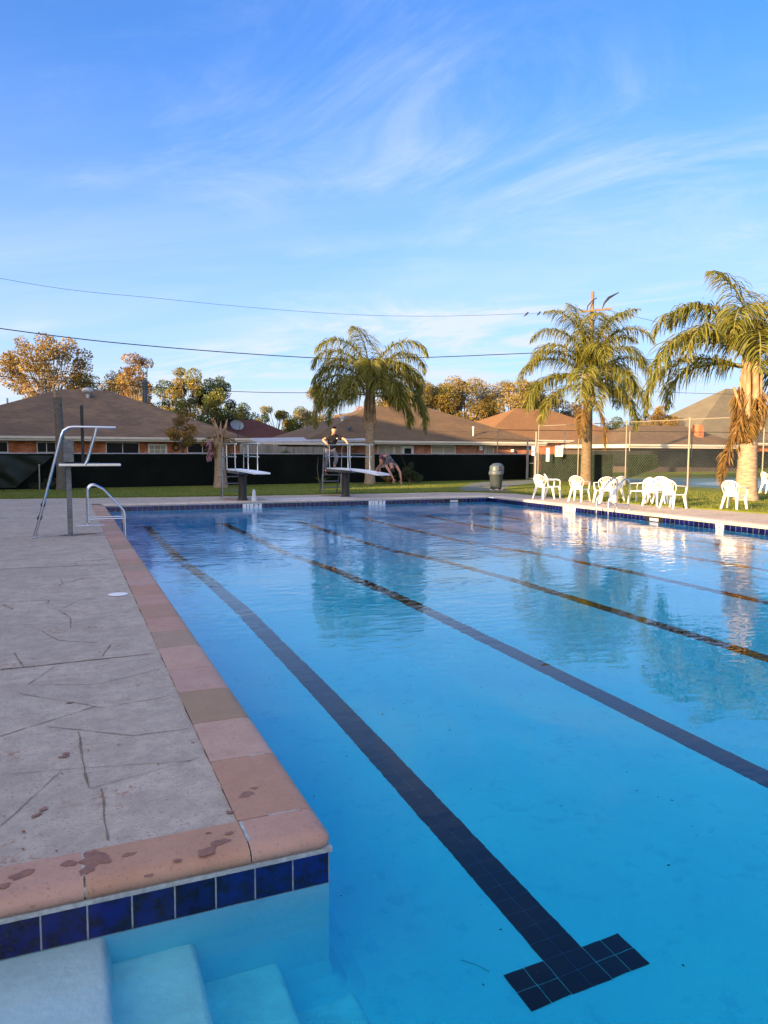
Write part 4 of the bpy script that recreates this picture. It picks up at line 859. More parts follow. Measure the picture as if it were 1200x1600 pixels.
P2 = palm((23.4, 29.4, 0), 'queen palm with yellow green fronds rising in front of the utility pole', 4.1, .27, .22,
    [(150, 78, 3.1, 2.4), (-30, 76, 3.3, 2.5), (0, 84, 3.2, 1.6), (180, 84, 3.2, 1.8), (-120, 82, 3.0, 1.9), (90, 86, 3.1, 1.0), (-60, 84, 3.0, 1.6), (157, 40, 3.4, 2.5), (-23, 44, 3.3, 2.8), (140, 56, 2.9, 2.6), (-60, 60, 2.7, 2.8), (-110, 66, 2.4, 2.8), (50, 60, 2.8, 2.3),
     (165, 16, 3.2, 2.2), (-20, 10, 3.1, 2.1), (-75, 26, 2.6, 2.4), (-135, 22, 3.0, 2.3), (20, 22, 2.9, 2.3), (120, 20, 2.9, 2.2), (175, -8, 2.7, 1.5), (-30, -14, 2.7, 1.5), (-120, 0, 2.3, 1.6), (-60, -6, 2.2, 1.5), (-23, 75, 2.4, 2.0), (150, 88, 2.2, .6), (10, 40, 2.9, 2.5), (170, 60, 3.0, 2.6)], 5,
    sheath=1.2, dead=[(-150, -55, 2.2, .9, .2), (-25, -62, 2.8, .7, .3)], dens=125, leaf=.82, Ls=1.30, trunkm=mat('brown_palm_trunk', (0.15, 0.115, 0.075), 0.9, var=0.35, vscale=5, bump=0.8, bscale=12, stretch=(1, 1, 4)))
P3 = palm((20.75, 17.8, 0), 'large golden lit palm at the right edge with a shaggy trunk and dead fronds', 2.35, .34, .27,
    [(150, 62, 3.4, 2.5), (165, 40, 3.7, 2.6), (-30, 64, 3.2, 2.5), (90, 82, 2.9, 1.2), (150, 22, 3.6, 2.2), (-23, 44, 3.3, 2.8), (140, 70, 2.9, 2.6), (-60, 60, 2.7, 2.8), (-110, 66, 2.9, 2.6), (50, 60, 2.8, 2.3),
     (-90, 40, 2.8, 2.6), (-20, 10, 3.1, 2.1), (-75, 26, 2.6, 2.4), (-135, 40, 3.2, 2.6), (20, 22, 2.9, 2.3), (120, 20, 2.9, 2.2), (178, 50, 3.0, 2.7), (-150, 58, 3.0, 2.5), (110, 50, 3.0, 2.4)], 9,
    sheath=2.3, dead=[(157, -66, 2.3, .4, .3), (140, -75, 1.4, .4, 1.6), (-120, -86, 1.5, .2, 1.5), (-80, -84, 1.3, .2, 1.3), (-145, -80, 1.4, .3, 1.0), (-40, -76, 1.3, .4, 1.4), (175, -72, 1.3, .5, .9)], dens=135, leaf=.84, Ls=1.2)
mb = MB(); mb.tube([(-.1, -.05, 2.7), (-.35, 0.05, 3.1), (-.62, .12, 3.75)], [.06, .05, .045], 6); mb.build('cut_frond_stalk', 'boot', P3)
# stump palms along the fence
t = thing('dead_palm', 'broken palm stump with brown shreds and pink dried flowers beside the left diving board', 'palm stump', (6.05, 31.95, 0))
ringed_trunk(2.15, .27, .19, 2, 1.25, (-.05, 0)).build('trunk', 'trunk', t, smooth=True)
for k in range(15):
    a = 2.4*k; z0 = 1.45+.075*k; mb = MB(); P = [Vector((cos(a)*.15, sin(a)*.15, z0)), Vector((cos(a)*.24, sin(a)*.24, z0+.2)), Vector((cos(a)*(.28+.1*rnd.random()), sin(a)*.3, z0+.42+.3*rnd.random()))]
    mb.tube(P, [.07, .06, .015], 6); mb.build('leaf_base', 'boot', t, smooth=True)
for k in range(7):
    ra, lf = frond(R(rnd.uniform(0, 360)), R(rnd.uniform(-60, 10)), rnd.uniform(.7, 1.15), 1.6, 900+k, dead=True, dens=20, leaf=.3, curl=.7); o = ra.build('dead_frond', 'deadfrond', t); o.location = (0, 0, 2.0+.05*k); lf.build('leaflets', 'deadfrond', o)
mb = MB()
for k in range(60):
    a = rnd.uniform(0, 6.3); x, y, z = -.48+rnd.gauss(0, .07), -.2+rnd.gauss(0, .07), 1.75+rnd.uniform(-.55, .35); mb.tube([(x, y, z), (x+rnd.gauss(0, .03), y, z-.1)], [.018, .008], 4)
mb.build('flower_cluster', 'pink', t, kind='stuff')
t = thing('dead_palm', 'bare grey palm trunk without a crown rising behind the steel diving platform', 'palm stump', (-.22, 32.4, 0))
ringed_trunk(3.7, .19, .15, 4, 1.35, (-.06, 0)).build('trunk', mat('grey_palm_trunk', (.13, .115, .10), .9, var=.35, vscale=6, bump=.8, stretch=(1, 1, 4)), t, smooth=True)
mb = MB(); mb.tube([(-.12, 0, 3.6), (-.16, 0, 3.9), (-.19, 0, 4.05)], [.07, .05, .02], 6); mb.build('broken_tip', 'boot', t)

# ------------------------------------------------------------------ leafy trees
def leafmass(centres, n, s, cols, seed, flat=.8):
    n = int(n*2.6); s = s*.60
    """many small folded leaves in clumps; centres = list of (pos, radius)"""
    r_ = random.Random(seed); mb = MB(); W = [c[1]**2 for c in centres]; tot = sum(W)
    for (c, rad), w in zip(centres, W):
        k = int(n*w/tot); cc = r_.choice(cols); g0 = r_.uniform(.75, 1.2)
        for i in range(k):
            while True:
                p = Vector((r_.uniform(-1, 1), r_.uniform(-1, 1), r_.uniform(-1, 1)))
                if p.length < 1: break
            p = p*(p.length**-.35 if p.length > .05 else 1); q = Vector(c)+Vector((p.x*rad, p.y*rad, p.z*rad*flat))
            a = Vector((r_.gauss(0, 1), r_.gauss(0, 1), r_.gauss(0, .7))).normalized(); b = a.orthogonal().normalized(); b.rotate(Matrix.Rotation(r_.uniform(0, 6.28), 3, a))
            L = s*r_.uniform(.6, 1.4); c2 = a.cross(b)*L*.5; g = g0*r_.uniform(.6, 1.4)
            mb.face([q, q+b*L*.5+c2, q+b*L+a*L*.15, q+b*L*.5-c2], (cc[0]*g, cc[1]*g*r_.uniform(.9, 1.1), cc[2]*g))
    return mb
def tree(name, label, base, H, crown, n, s, cols, seed, trunk_r=.18, nclump=34, clump=.55, bark='bark', group='trees behind the houses', squash=.85, twigs=2.0, hollow=.0):
    """crown = (cx, cy, cz, rx, ry, rz) relative to the base"""
    r_ = random.Random(seed); t = thing(name, label, 'tree', base, 0, group); cx_, cy_, cz_, rx, ry, rz = crown
    fork = Vector((cx_*.4, cy_*.4, max(.6, (cz_-rz)*.9))); mb = MB(); mb.tube([(0, 0, 0), fork*.5+Vector((.05, 0, 0)), fork], [trunk_r*1.2, trunk_r, trunk_r*.8], 8)
    cents = []
    for k in range(nclump):
        u = r_.uniform(-1, 1); a = r_.uniform(0, 2*pi); rr = (1-u*u)**.5; f = r_.uniform(.45, 1.0)**.6
        c = Vector((cx_+rx*rr*cos(a)*f, cy_+ry*rr*sin(a)*f, cz_+rz*u*f)); rad = clump*r_.uniform(.6, 1.35); cents.append((c, rad))
        mid = fork.lerp(c, .5)+Vector((r_.uniform(-.3, .3), r_.uniform(-.3, .3), r_.uniform(0, .4))); 
        mb.tube([fork+Vector((0, 0, r_.uniform(-.3, .2))), mid, c], [trunk_r*.35, trunk_r*.2, trunk_r*.06], 5, cap=False)
        for j in range(int(twigs)):
            e_ = c+Vector((r_.gauss(0, 1), r_.gauss(0, 1), r_.gauss(.3, .8))).normalized()*rad*1.15; mb.tube([mid.lerp(c, .6), c.lerp(e_, .4), e_], [trunk_r*.09, trunk_r*.06, trunk_r*.02], 3, cap=False)
    mb.build('trunk', bark, t, smooth=True)
    leafmass(cents, n, s, cols, seed+1, squash).build('crown', 'leaf', t)
    return t
GOLD = [(.27, .17, .025), (.22, .15, .03), (.31, .21, .045), (.19, .12, .02)]; YEL = [(.22, .18, .025), (.17, .155, .025), (.26, .2, .03)]
GRN = [(.10, .14, .03), (.14, .17, .035), (.2, .2, .04), (.07, .11, .025)]; DK = [(.025, .05, .015), (.035, .065, .02), (.05, .075, .02)]; MIX = GRN+YEL
tree('sycamore_tree', 'sparse golden sycamore tree standing behind the left end of the roof', (-1.3, 71, 0), 12, (0, 0, 8.3, 3.5, 3, 3.4), 5200, .22, GOLD+[(.32, .23, .13)], 11, .22, 80, .62, 'palebark', twigs=4)
tree('golden_tree', 'narrow upright golden tree behind the dark chimney flue', (5.6, 66, 0), 10, (0, 0, 6.7, 1.35, 1.3, 3.2), 3600, .17, [(.28, .17, .025), (.22, .12, .025), (.3, .2, .04)], 12, .16, 48, .5, 'palebark', twigs=3)
tree('oak_tree', 'dull green and gold rounded tree between the golden tree and the loose green tree', (7.3, 70, 0), 8, (0, 0, 5.3, 2.6, 2.2, 1.9), 4200, .19, YEL+GRN, 43, .2, 34, .7, twigs=3)
tree('green_tree', 'low dark green tree behind the dark red roof', (16.6, 75, 0), 7, (0, 0, 3.9, 2.6, 2.2, 1.7), 3600, .19, DK+GRN, 44, .2, 30, .7, twigs=2)
tree('orange_tree', 'low rust coloured tree just right of the centre palm above the roof ridge', (29.5, 68, 0), 7, (0, 0, 5.0, 2.4, 2.2, 1.8), 3600, .19, GOLD+YEL, 45, .2, 30, .7, twigs=3)
tree('yellow_tree', 'low yellow brown tree left of the narrow golden tree', (3.4, 72, 0), 9, (0, 0, 6.9, 3.2, 2.5, 1.8), 4200, .2, YEL+GOLD[:2], 13, .2, 44, .8, twigs=3)
tree('pine_tree', 'yellow green loose crowned tree above the right slope of the left roof', (9.2, 62, 0), 9, (0, 0, 5.5, 2.5, 2.2, 2.6), 5200, .17, MIX+GRN, 14, .2, 40, .55, twigs=2)
tree('dark_tree', 'dark green dense tree between the loose green tree and the red roof', (11.6, 64, 0), 8, (0, 0, 5.2, 1.7, 1.7, 2.9), 4200, .18, DK+DK+GRN[:1], 15, .2, 32, .55)
tree('oak_tree', 'small dark green and gold tree just left of the dark red roof', (14.5, 72, 0), 7, (0, 0, 4.3, 2.0, 2, 2.2), 3600, .18, DK+GRN+YEL[:1], 16, .18, 26, .6)
tree('crape_myrtle', 'small golden leaved tree behind the broken palm stump', (5.35, 38.2, 0), 4, (0, 0, 2.75, .85, .8, .95), 2400, .09, [(.3, .17, .03), (.34, .2, .04), (.22, .15, .035)], 17, .05, 26, .24, group='garden trees', twigs=3)
tree('green_tree', 'rounded yellow green tree right of the dark red roof', (18.3, 69, 0), 7, (0, 0, 4.0, 1.8, 1.8, 2.0), 3600, .17, MIX, 18, .18, 28, .55)
tree('green_tree', 'broad green tree whose crown shows between the red roof and the centre palm', (21.6, 71, 0), 7, (0, 0, 4.0, 2.4, 2, 2.1), 4200, .17, MIX+YEL, 19, .18, 32, .6)
tree('pine_tree', 'tall thin pale topped tree just left of the centre palm', (21.4, 66, 0), 9, (0, 0, 5.2, 1.2, 1.2, 2.6), 2400, .16, YEL+[(.24, .22, .12)], 20, .14, 24, .5, twigs=3)
tree('orange_tree', 'bright orange autumn tree behind the left of the centre palm trunk', (24.8, 65, 0), 7, (0, 0, 3.9, 2.2, 2, 1.6), 3600, .17, [(.4, .17, .02), (.34, .19, .025)], 21, .18, 26, .6)
tree('golden_tree', 'round golden tree peeking over the tan roof right of the centre palm', (33, 69.6, 0), 10, (0, 0, 7.5, 2.6, 2.2, 2.4), 4600, .18, [(.24, .19, .04), (.2, .16, .035), (.17, .15, .04)], 22, .2, 34, .65, twigs=4)
tree('oak_tree', 'wide golden brown oak over the right slope of the tan roof', (38.5, 68.7, 0), 9, (0, 0, 6.3, 4.0, 3, 2.9), 9500, .2, [(.23, .165, .028), (.18, .14, .025), (.13, .13, .025), (.27, .19, .045)], 23, .28, 60, .85, twigs=4)
tree('oak_tree', 'golden brown oak left of the middle palm above the orange roof', (43.8, 67.5, 0), 10, (0, 0, 6.4, 3.6, 3, 3.0), 8800, .2, [(.23, .165, .028), (.18, .145, .028), (.27, .2, .05)], 24, .28, 54, .8, twigs=4)
tree('oak_tree', 'golden brown oak mostly hidden behind the middle palm fronds', (50.0, 68.5, 0), 9, (0, 0, 5.2, 3.4, 3, 2.8), 6500, .2, [(.2, .125, .03), (.15, .11, .03)], 25, .25, 44, .8, twigs=3)
tree('dark_tree', 'small dark green tree far off between the middle and right palms', (62, 71, 0), 7, (0, 0, 4.2, 2.6, 2, 1.7), 2600, .2, DK+GRN, 26, .18, 20, .7)
tree('golden_tree', 'sparse golden tree low between the right palms above the brown roof', (55.5, 58.5, 0), 7, (0, 0, 4.0, 2.2, 2, 1.9), 3600, .17, GOLD, 27, .16, 28, .6, twigs=4)
tree('yellow_tree', 'yellow tree left of the grey roof behind the brown roof', (58.8, 60.5, 0), 7, (-.5, 0, 3.9, 1.6, 1.5, 1.8), 2600, .17, YEL+GOLD, 28, .16, 24, .55, twigs=3)
def shrub(name, label, loc, R_, H, n, s, cols, seed, stems=5):
    t = thing(name, label, 'shrub', loc, 0); r_ = random.Random(seed); cents = []; mb = MB()
    for k in range(stems*3):
        a = r_.uniform(0, 6.28); f = r_.random()**.5; c = (cos(a)*R_*f, sin(a)*R_*f*.6, H*r_.uniform(.2, 1)*(1-.4*f)); cents.append((c, R_*.34*r_.uniform(.7, 1.2))); mb.tube([(0, 0, 0), (c[0]*.4, c[1]*.4, c[2]*.5), c], [.02, .012, .004], 4)
    mb.build('stems', 'bark', t); leafmass(cents, n, s, cols, seed, .9).build('foliage', 'leaf', t); return t
SG = [(.03, .06, .02), (.05, .085, .025), (.035, .05, .02)]
s1 = shrub('shrub', 'loose dark green bush against the black fence right of the diver', (16.1, 34.2, 0), .62, 1.0, 900, .085, SG, 31)
mb = MB(); mb.tube([(-.1, 0, .6), (-.35, 0, 1.1), (-.55, 0, 1.5)], [.012, .01, .004], 5); mb.build('long_stem', 'bark', s1)
shrub('shrub', 'low dark green weeds in front of the sagging cloth', (-.75, 32.7, 0), .55, .45, 600, .07, SG, 32)
shrub('shrub', 'bush growing in front of the grey board fence', (11.9, 40.6, 0), .85, 2.0, 1600, .1, GRN+DK, 33)
shrub('shrub', 'small leafy tuft behind the grey board fence', (10.2, 41.8, 0), .7, 2.35, 900, .1, DK+GRN, 34)
def tuft(label, loc, n, h, cols, seed, w=.012):
    r_ = random.Random(seed); mb = MB()
    for k in range(n):
        a = r_.uniform(0, 6.28); L = h*r_.uniform(.5, 1.1); q = Vector((0, 0, 0)); d = Vector((cos(a)*.55, sin(a)*.55, 1)).normalized(); wd = Vector((-sin(a), cos(a), 0))*w; c = r_.choice(cols); V = []
        for s_ in range(5):
            V += [q-wd*(1-s_/4.2), q+wd*(1-s_/4.2)]; q = q+d*(L/4); d = (d+Vector((cos(a)*.25, sin(a)*.25, -.25))).normalized()
        mb.quadmesh(V, [(2*i, 2*i+1, 2*i+3, 2*i+2) for i in range(4)], c)
    mb.build('garden_plant', 'leaf', loc=loc, label=label, category='plant')
tuft('grassy green plant with a pale upright stalk behind the stairs of the right diving board', (11.0, 33.1, .03), 70, .75, [(.06, .1, .02), (.12, .14, .03)], 5)
tuft('small plant with orange brown leaves at the foot of the centre palm', (14.35, 33.0, .03), 70, .85, [(.35, .16, .03), (.2, .16, .04), (.4, .2, .05)], 6, .02)
mb = MB(); mb.tube([(10.9, 33.15, .03), (10.8, 33.15, .8), (10.85, 33.15, 1.35)], [.012, .01, .004], 5); mb.build('bare_stalk', 'palebark', label='thin pale bare stalk standing up from the grassy plant by the right diving stairs', category='stalk')
# soil rings at palm feet
for i, (x, y, r) in enumerate([(13.57, 33.4, .8), (6.05, 31.95, .7), (-.22, 32.4, .55), (23.4, 29.4, .7), (20.75, 17.8, .6), (16.3, 26.2, .55)]):
    mb = MB(); blob(mb, x, y, r, .0375+.0002*i, .8, 0, 60+i); mb.build('bare_soil', 'soil', kind='structure')

# lawn blades along the deck edge and in front
mb = MB(); r_ = random.Random(77)
def blade(x, y, h, w):
    a = r_.uniform(0, 6.28); g = r_.uniform(.6, 1.35); c = (.15*g, .2*g, .03*g) if r_.random() < .8 else (.3*g, .24*g, .08*g); l = r_.uniform(.2, .8)*h
    mb.face([(x-w*cos(a), y-w*sin(a), .03), (x+w*cos(a), y+w*sin(a), .03), (x+l*sin(a), y-l*cos(a), .03+h)], c)
for (a, b) in zip(deck_out[2:], deck_out[3:-1]):
    A = Vector(a); B = Vector(b); L = (B-A).length; nrm_ = Vector((-(B-A).y, (B-A).x)).normalized()*-1
    for k in range(int(L*150)):
        q = A.lerp(B, r_.random())+nrm_*abs(r_.gauss(0, .12)) ; blade(q.x, q.y, r_.uniform(.03, .075), .006)
for k in range(26000):
    x, y = r_.uniform(15.9, 24), r_.uniform(12, 28)
    if x < 17.3-.05*(y-10): continue
    blade(x, y, r_.uniform(.02, .055), .009)
for k in range(12000): 
    x = r_.uniform(-4, 16); blade(x, r_.uniform(27.9, fy(x)-.2), r_.uniform(.02, .05), .012)
mb.build('grass_blades', 'leaf', kind='stuff', label='short lawn grass blades around the pool deck', category='grass')

# ------------------------------------------------------------------ poolside furniture
def make_chair(loc, rotz, label):
    t = thing('plastic_chair', label, 'chair', loc, rotz, 'white plastic garden chairs on the sunny side of the pool')
    # seat: dished slab with a rolled front lip
    mb = MB(); n = 8; top = []; 
    for j in range(n+1):
        v = j/n; y = -.20+.43*v; zz_ = .415-.02*sin(pi*v)-(.03*((v-.85)/.15)**2 if v > .85 else 0); w = .20+.035*v
        for i in range(n+1):
            u = -1+2*i/n; top.append((u*w, y, zz_+.012*u*u))
    bot = [(x, y, z-.022) for x, y, z in top]; m_ = (n+1)
    fs = [(j*m_+i, j*m_+i+1, (j+1)*m_+i+1, (j+1)*m_+i) for j in range(n) for i in range(n)]
    N_ = len(top); fb = [tuple(N_+q for q in f[::-1]) for f in fs]
    rim = [i for i in range(m_)]+[j*m_+n for j in range(1, m_)]+[n*m_+i for i in range(n-1, -1, -1)]+[j*m_ for j in range(n-1, 0, -1)]
    fr = [(rim[(k+1) % len(rim)], rim[k], N_+rim[k], N_+rim[(k+1) % len(rim)]) for k in range(len(rim))]
    mb.quadmesh(top+bot, fs+fb+fr); mb.build('seat', 'plastic', t, smooth=True)
    # backrest: fan of slats inside a rounded frame
    def S(x, z):       # the shell the backrest lies on
        h = z-.42; return Vector((x, -.205-.30*h+.10*(x/.25)**2*.55, z))
    mb = MB(); A = []
    for k in range(25):
        a = pi*k/24; cx = cos(a); sn = sin(a); A.append(S(.255*cx*(1 if sn > .3 else .93+.07*sn/.3), .62+.215*sn**.85))
    legs_ = [S(.175, .42), S(.20, .50), S(.235, .57)]; L2 = [S(-q.x, q.z) for q in legs_]
    mb.tube(legs_+A+L2[::-1], .020, 8, flat=.6)
    for k in range(-3, 4):
        xt = .068*k; zt = .62+.215*max(0, 1-(xt/.255)**2)**.45-.005; xb = .040*k
        P = [S(xb+(xt-xb)*u, .52+(zt-.52)*u) for u in (0, .35, .7, 1)]
        for p0, p1 in zip(P[:-1], P[1:]):
            w = .0145; mb.hexa([p0+Vector((-w, -.004, 0)), p0+Vector((w, -.004, 0)), p0+Vector((w, .004, 0)), p0+Vector((-w, .004, 0))], [p1+Vector((-w, -.004, 0)), p1+Vector((w, -.004, 0)), p1+Vector((w, .004, 0)), p1+Vector((-w, .004, 0))])
    P0 = [S(-.17+.34*i/8, .415) for i in range(9)]; P1_ = [S(-.165+.33*i/8, .53+.012*abs(i-4)/4) for i in range(9)]
    for i in range(8): mb.hexa([P0[i]+Vector((0, -.004, 0)), P0[i+1]+Vector((0, -.004, 0)), P0[i+1]+Vector((0, .004, 0)), P0[i]+Vector((0, .004, 0))], [P1_[i]+Vector((0, -.004, 0)), P1_[i+1]+Vector((0, -.004, 0)), P1_[i+1]+Vector((0, .004, 0)), P1_[i]+Vector((0, .004, 0))])
    mb.build('backrest', 'plastic', t, smooth=True)
    for sg in (-1, 1):
        mb = MB(); P = [S(sg*.25, .665)+Vector((0, .0, 0)), Vector((sg*.285, -.08, .655)), Vector((sg*.295, .05, .648)), Vector((sg*.29, .16, .64)), Vector((sg*.272, .215, .60)), Vector((sg*.262, .225, .50)), Vector((sg*.245, .22, .41))]
        mb.tube(P, [.022, .026, .028, .028, .026, .022, .022], 8, flat=.45 if True else 1); mb.build('armrest', 'plastic', t, smooth=True)
        for fy_, yy, bl in ((1, .20, .25), (-1, -.19, -.30)):
            x0 = sg*.215 if fy_ > 0 else sg*.165; x1 = sg*.275 if fy_ > 0 else sg*.225; w0, w1 = .038, .024; d0, d1 = .034, .02; mb = MB()
            mb.hexa([(x1-w1, bl-d1, 0), (x1+w1, bl-d1, 0), (x1+w1*.8, bl+d1, 0), (x1-w1*.8, bl+d1, 0)], [(x0-w0, yy-d0, .405), (x0+w0, yy-d0, .405), (x0+w0, yy+d0, .405), (x0-w0, yy+d0, .405)])
            mb.build('leg', 'plastic', t, bevel=.006)
    return t
CH = [((15.05, 21.15, 0), -75, 'leftmost white plastic chair nearest the bins, its fan back to the pool'),
      ((15.75, 21.55, 0), -128, 'white plastic chair seen side on beside the leftmost chair'),
      ((15.45, 19.75, 0), -62, 'third white plastic chair from the left, in front of the middle palm trunk'),
      ((15.65, 18.75, 0), -25, 'white plastic chair standing just left behind the pool ladder rails'),
      ((16.35, 19.15, 0), 10, 'white plastic chair seen through the pool ladder rails'),
      ((16.55, 18.15, 0), 22, 'white plastic chair standing just right behind the pool ladder rails'),
      ((16.35, 17.35, 0), -62, 'left white plastic chair of the overlapping right hand cluster'),
      ((17.05, 17.75, 0.03), -50, 'rearmost white plastic chair of the overlapping right hand cluster'),
      ((16.1, 16.3, 0), -80, 'front white plastic chair of the right hand cluster with armrests to the right'),
      ((17.2, 15.15, 0), -72, 'single white plastic chair before the hanging brown fronds of the large palm'),
      ((25.3, 20.6, 0.03), -110, 'white plastic chair cut by the right edge beyond the large palm')]
c0 = make_chair(CH[0][0], R(CH[0][1]), CH[0][2])
for loc, rz, lb in CH[1:]: dup(c0, loc, R(rz), lb)

def ladder(loc, rotz, label):
    """stainless pool ladder; local +X points to the water, origin on the deck at the near rail"""
    t = thing('pool_ladder', label, 'pool ladder', loc, rotz, 'stainless pool ladders')
    for y in (0, .5):
        P = [(0, y, 0), (0, y, .70)]+[(.13-.13*cos(a), y, .70+.16*sin(a)) for a in [k*pi/10 for k in range(1, 8)]]+[(.32, y, .77), (.70, y, .33)]+[(.72, y, .29), (.735, y, .22), (.735, y, -1.15)]
        mb = MB(); mb.tube(P, .024, 10); mb.build('handrail', 'steel', t, smooth=True)
        mb = MB(); mb.tube([(.01, y, .13), (.73, y, .13)], .017, 8); mb.build('crossbar', 'steel', t, smooth=True)
        mb = MB(); mb.lathe([(.055, 0), (.052, .012), (.03, .02)], (0, y, 0), 14); mb.build('escutcheon', 'steel', t, smooth=True)
    for z in (-.42, -.72, -1.02):
        mb = MB(); mb.box(.68, .79, .0, .5, z-.012, z+.012); mb.build('tread', 'steel', t, bevel=.004)
    return t
ladder((.38, 16.95, 0), 0, 'stainless pool ladder by the steel diving platform on the near deck')
L2_ = ladder((14.58, 16.9, 0), R(180), 'stainless pool ladder on the sunny side in front of the white chairs')

# steel diving platform on the near deck
t = thing('diving_platform', 'tall stainless diving platform with slanted ladder rails on a grey post, near left', 'diving platform', (.02, 15.1, 0))
mb = MB(); mb.box(-.045, .045, -.045, .045, 0, 1.30); mb.build('post', 'graysteel', t, bevel=.006)
mb = MB(); mb.box(-.08, .10, -.09, .09, 1.38, 1.80); mb.build('upper_post', 'graysteel', t, bevel=.01)
mb = MB(); mb.lathe([(.13, 0), (.13, .012), (.06, .016)], n=16); mb.build('base_plate', 'graysteel', t)
mb = MB(); mb.box(-.17, .92, -.24, .24, 1.305, 1.355); mb.build('platform_board', 'steel', t, bevel=.01)
mb = MB(); mb.box(-.16, .55, -.2, .2, 1.3555, 1.362); mb.build('grip_mat', 'graysteel', t)
for y in (-.25, .25):
    P = [(-.60, y, 0), (-.60, y, .06), (-.55, y, .22), (-.12, y, 1.84), (-.07, y, 1.96), (.02, y, 2.02), (.10, y, 2.035), (.84, y, 2.035)]
    mb = MB(); mb.tube(P, .026, 10); mb.build('handrail', 'steel', t, smooth=True)
    mb = MB(); mb.tube([(.50, y, 2.03), (.47, y, 1.9), (.33, y, 1.42), (.28, y, 1.33)], .024, 8); mb.build('strut', 'steel', t, smooth=True)
    mb = MB(); mb.lathe([(.05, 0), (.05, .012), (.03, .02)], (-.60, y, 0), 12); mb.build('foot_flange', 'steel', t)
for x, z in ((-.515, .36), (-.45, .60), (-.355, .95)):
    mb = MB(); mb.tube([(x, -.27, z), (x, .27, z)], .042 if z < .9 else .02, 8); mb.build('ladder_step', 'darkmetal', t, smooth=True)
mb = MB(); mb.tube([(.255, -.22, 1.37), (.255, -.22, 2.43)], .028, 8); mb.build('black_pole', 'darkmetal', t, smooth=True)

# diving boards; local -Y points to the pool
def diving_stand(loc, label, blen, tip, rails=3.0):
    t = thing('diving_board', label, 'diving board', loc, 0, 'diving boards on the far deck')
    mb = MB(); mb.lathe([(.21, 0), (.165, .02), (.138, .1), (.136, .80), (.17, .82), (.17, .87), (.1, .88)], n=22); mb.build('pedestal', 'standpaint', t, smooth=True)
    mb = MB(); mb.box(-.22, .22, -.35, 1.45, .86, .95); mb.build('base_frame', 'graysteel', t, bevel=.01)
    mb = MB(); mb.tube([(-.22, -.15, .93), (.22, -.15, .93)], .05, 10); mb.build('fulcrum', 'darkmetal', t, smooth=True)
    mb = MB(); n = 20
    for j in range(n):
        q = []
        for v in (j/n, (j+1)/n):
            y = 1.35-blen*v; z = 1.0-(tip*max(0, (v-.3)/.7)**2); w = .25; q.append((y, z, w))
        (ya, za, wa), (yb, zb, wb) = q; th = .045
        mb.hexa([(-wa, ya, za-th), (wa, ya, za-th), (wb, yb, zb-th), (-wb, yb, zb-th)][::-1], [(-wa, ya, za), (wa, ya, za), (wb, yb, zb), (-wb, yb, zb)][::-1])
    mb.build('board', 'board', t)
    mb = MB(); mb.tube([(-.27, 1.5-blen*.62, .90), (.27, 1.5-blen*.62, .90)], .02, 6); mb.build('under_brace', 'graysteel', t)
    for x in (-.36, .36):
        mb = MB(); mb.tube([(x, 1.55, 0), (x, 1.45, .9), (x, 1.38, 1.70), (x, 1.30, 1.80), (x, 1.15, 1.83), (x, 1.38-rails, 1.83)], .022, 8); mb.build('handrail', 'steel', t, smooth=True)
        mb = MB(); mb.tube([(x, 1.42, 1.42), (x, 1.45-rails, 1.42)], .019, 8); mb.build('mid_rail', 'steel', t, smooth=True)
        for y in (.75, 1.62-rails):
            mb = MB(); mb.tube([(x*.7, y-.05, .92), (x, y-.05, 1.0), (x, y, 1.42), (x, y, 1.83)], .02, 8); mb.build('rail_post', 'steel', t, smooth=True)
        mb = MB(); mb.tube([(x*.95, 1.95, 0), (x*.9, 1.50, .92)], .025, 6); mb.build('stair_stringer', 'graysteel', t)
    for k, z in enumerate((.24, .48, .72)):
        mb = MB(); yy = 1.95-.45*z/.92; mb.box(-.34, .34, yy-.08, yy+.08, z-.015, z+.015); mb.build('stair_tread', 'graysteel', t)
    return t
diving_stand((5.25, 23.98, 0), 'left diving board stand with handrails, nobody on it', 4.0, .03, 2.2)
diving_stand((9.12, 24.75, 0), 'right diving board stand carrying a standing man and a diving person', 4.85, .10, 3.0)

# bins
def bin_(loc, label, rz, bag=True):
    t = thing('trash_bin', label, 'trash can', loc, rz, 'grey domed trash bins')
    mb = MB(); mb.lathe([(.21, 0), (.22, .02), (.27, .62), (.285, .64), (.29, .69), (.27, .70)], n=28); mb.build('barrel', 'bin', t, smooth=True)
    mb = MB(); mb.lathe([(.30, .64), (.31, .70), (.30, .76), (.285, .775), (.28, .80)], n=28); mb.build('rim', 'binlid', t, smooth=True)
    mb = MB(); mb.lathe([(.275, .80), (.27, .95), (.25, 1.0), (.20, 1.04), (.1, 1.065), (.01, 1.07)], n=28); l_ = mb.build('lid', 'binlid', t, smooth=True)
    mb = MB(); mb.box(-.17, .17, -.285, -.2, .82, .985); mb.build('flap', 'bindark' if not bag else 'binlid', l_, bevel=.01)
    if bag:
        mb = MB()
        r_ = random.Random(3)
        for k in range(26):
            a = 2*pi*k/26; a2 = 2*pi*(k+1)/26; h = .06+.05*r_.random(); mb.face([(.293*cos(a), .293*sin(a), .70), (.293*cos(a2), .293*sin(a2), .70), (.305*cos(a2), .305*sin(a2), .70-h), (.303*cos(a), .303*sin(a), .70-h*.8)])
        mb.build('bag_edge', 'bindark', t)
bin_((16.3, 26.25, .035), 'nearer grey trash bin with a domed lid and black bag edge', R(15))
bin_((18.0, 28.9, .035), 'second grey trash bin with a dark open flap, standing behind the nearer one', R(-20), False)
mb = MB(); r_ = random.Random(8)
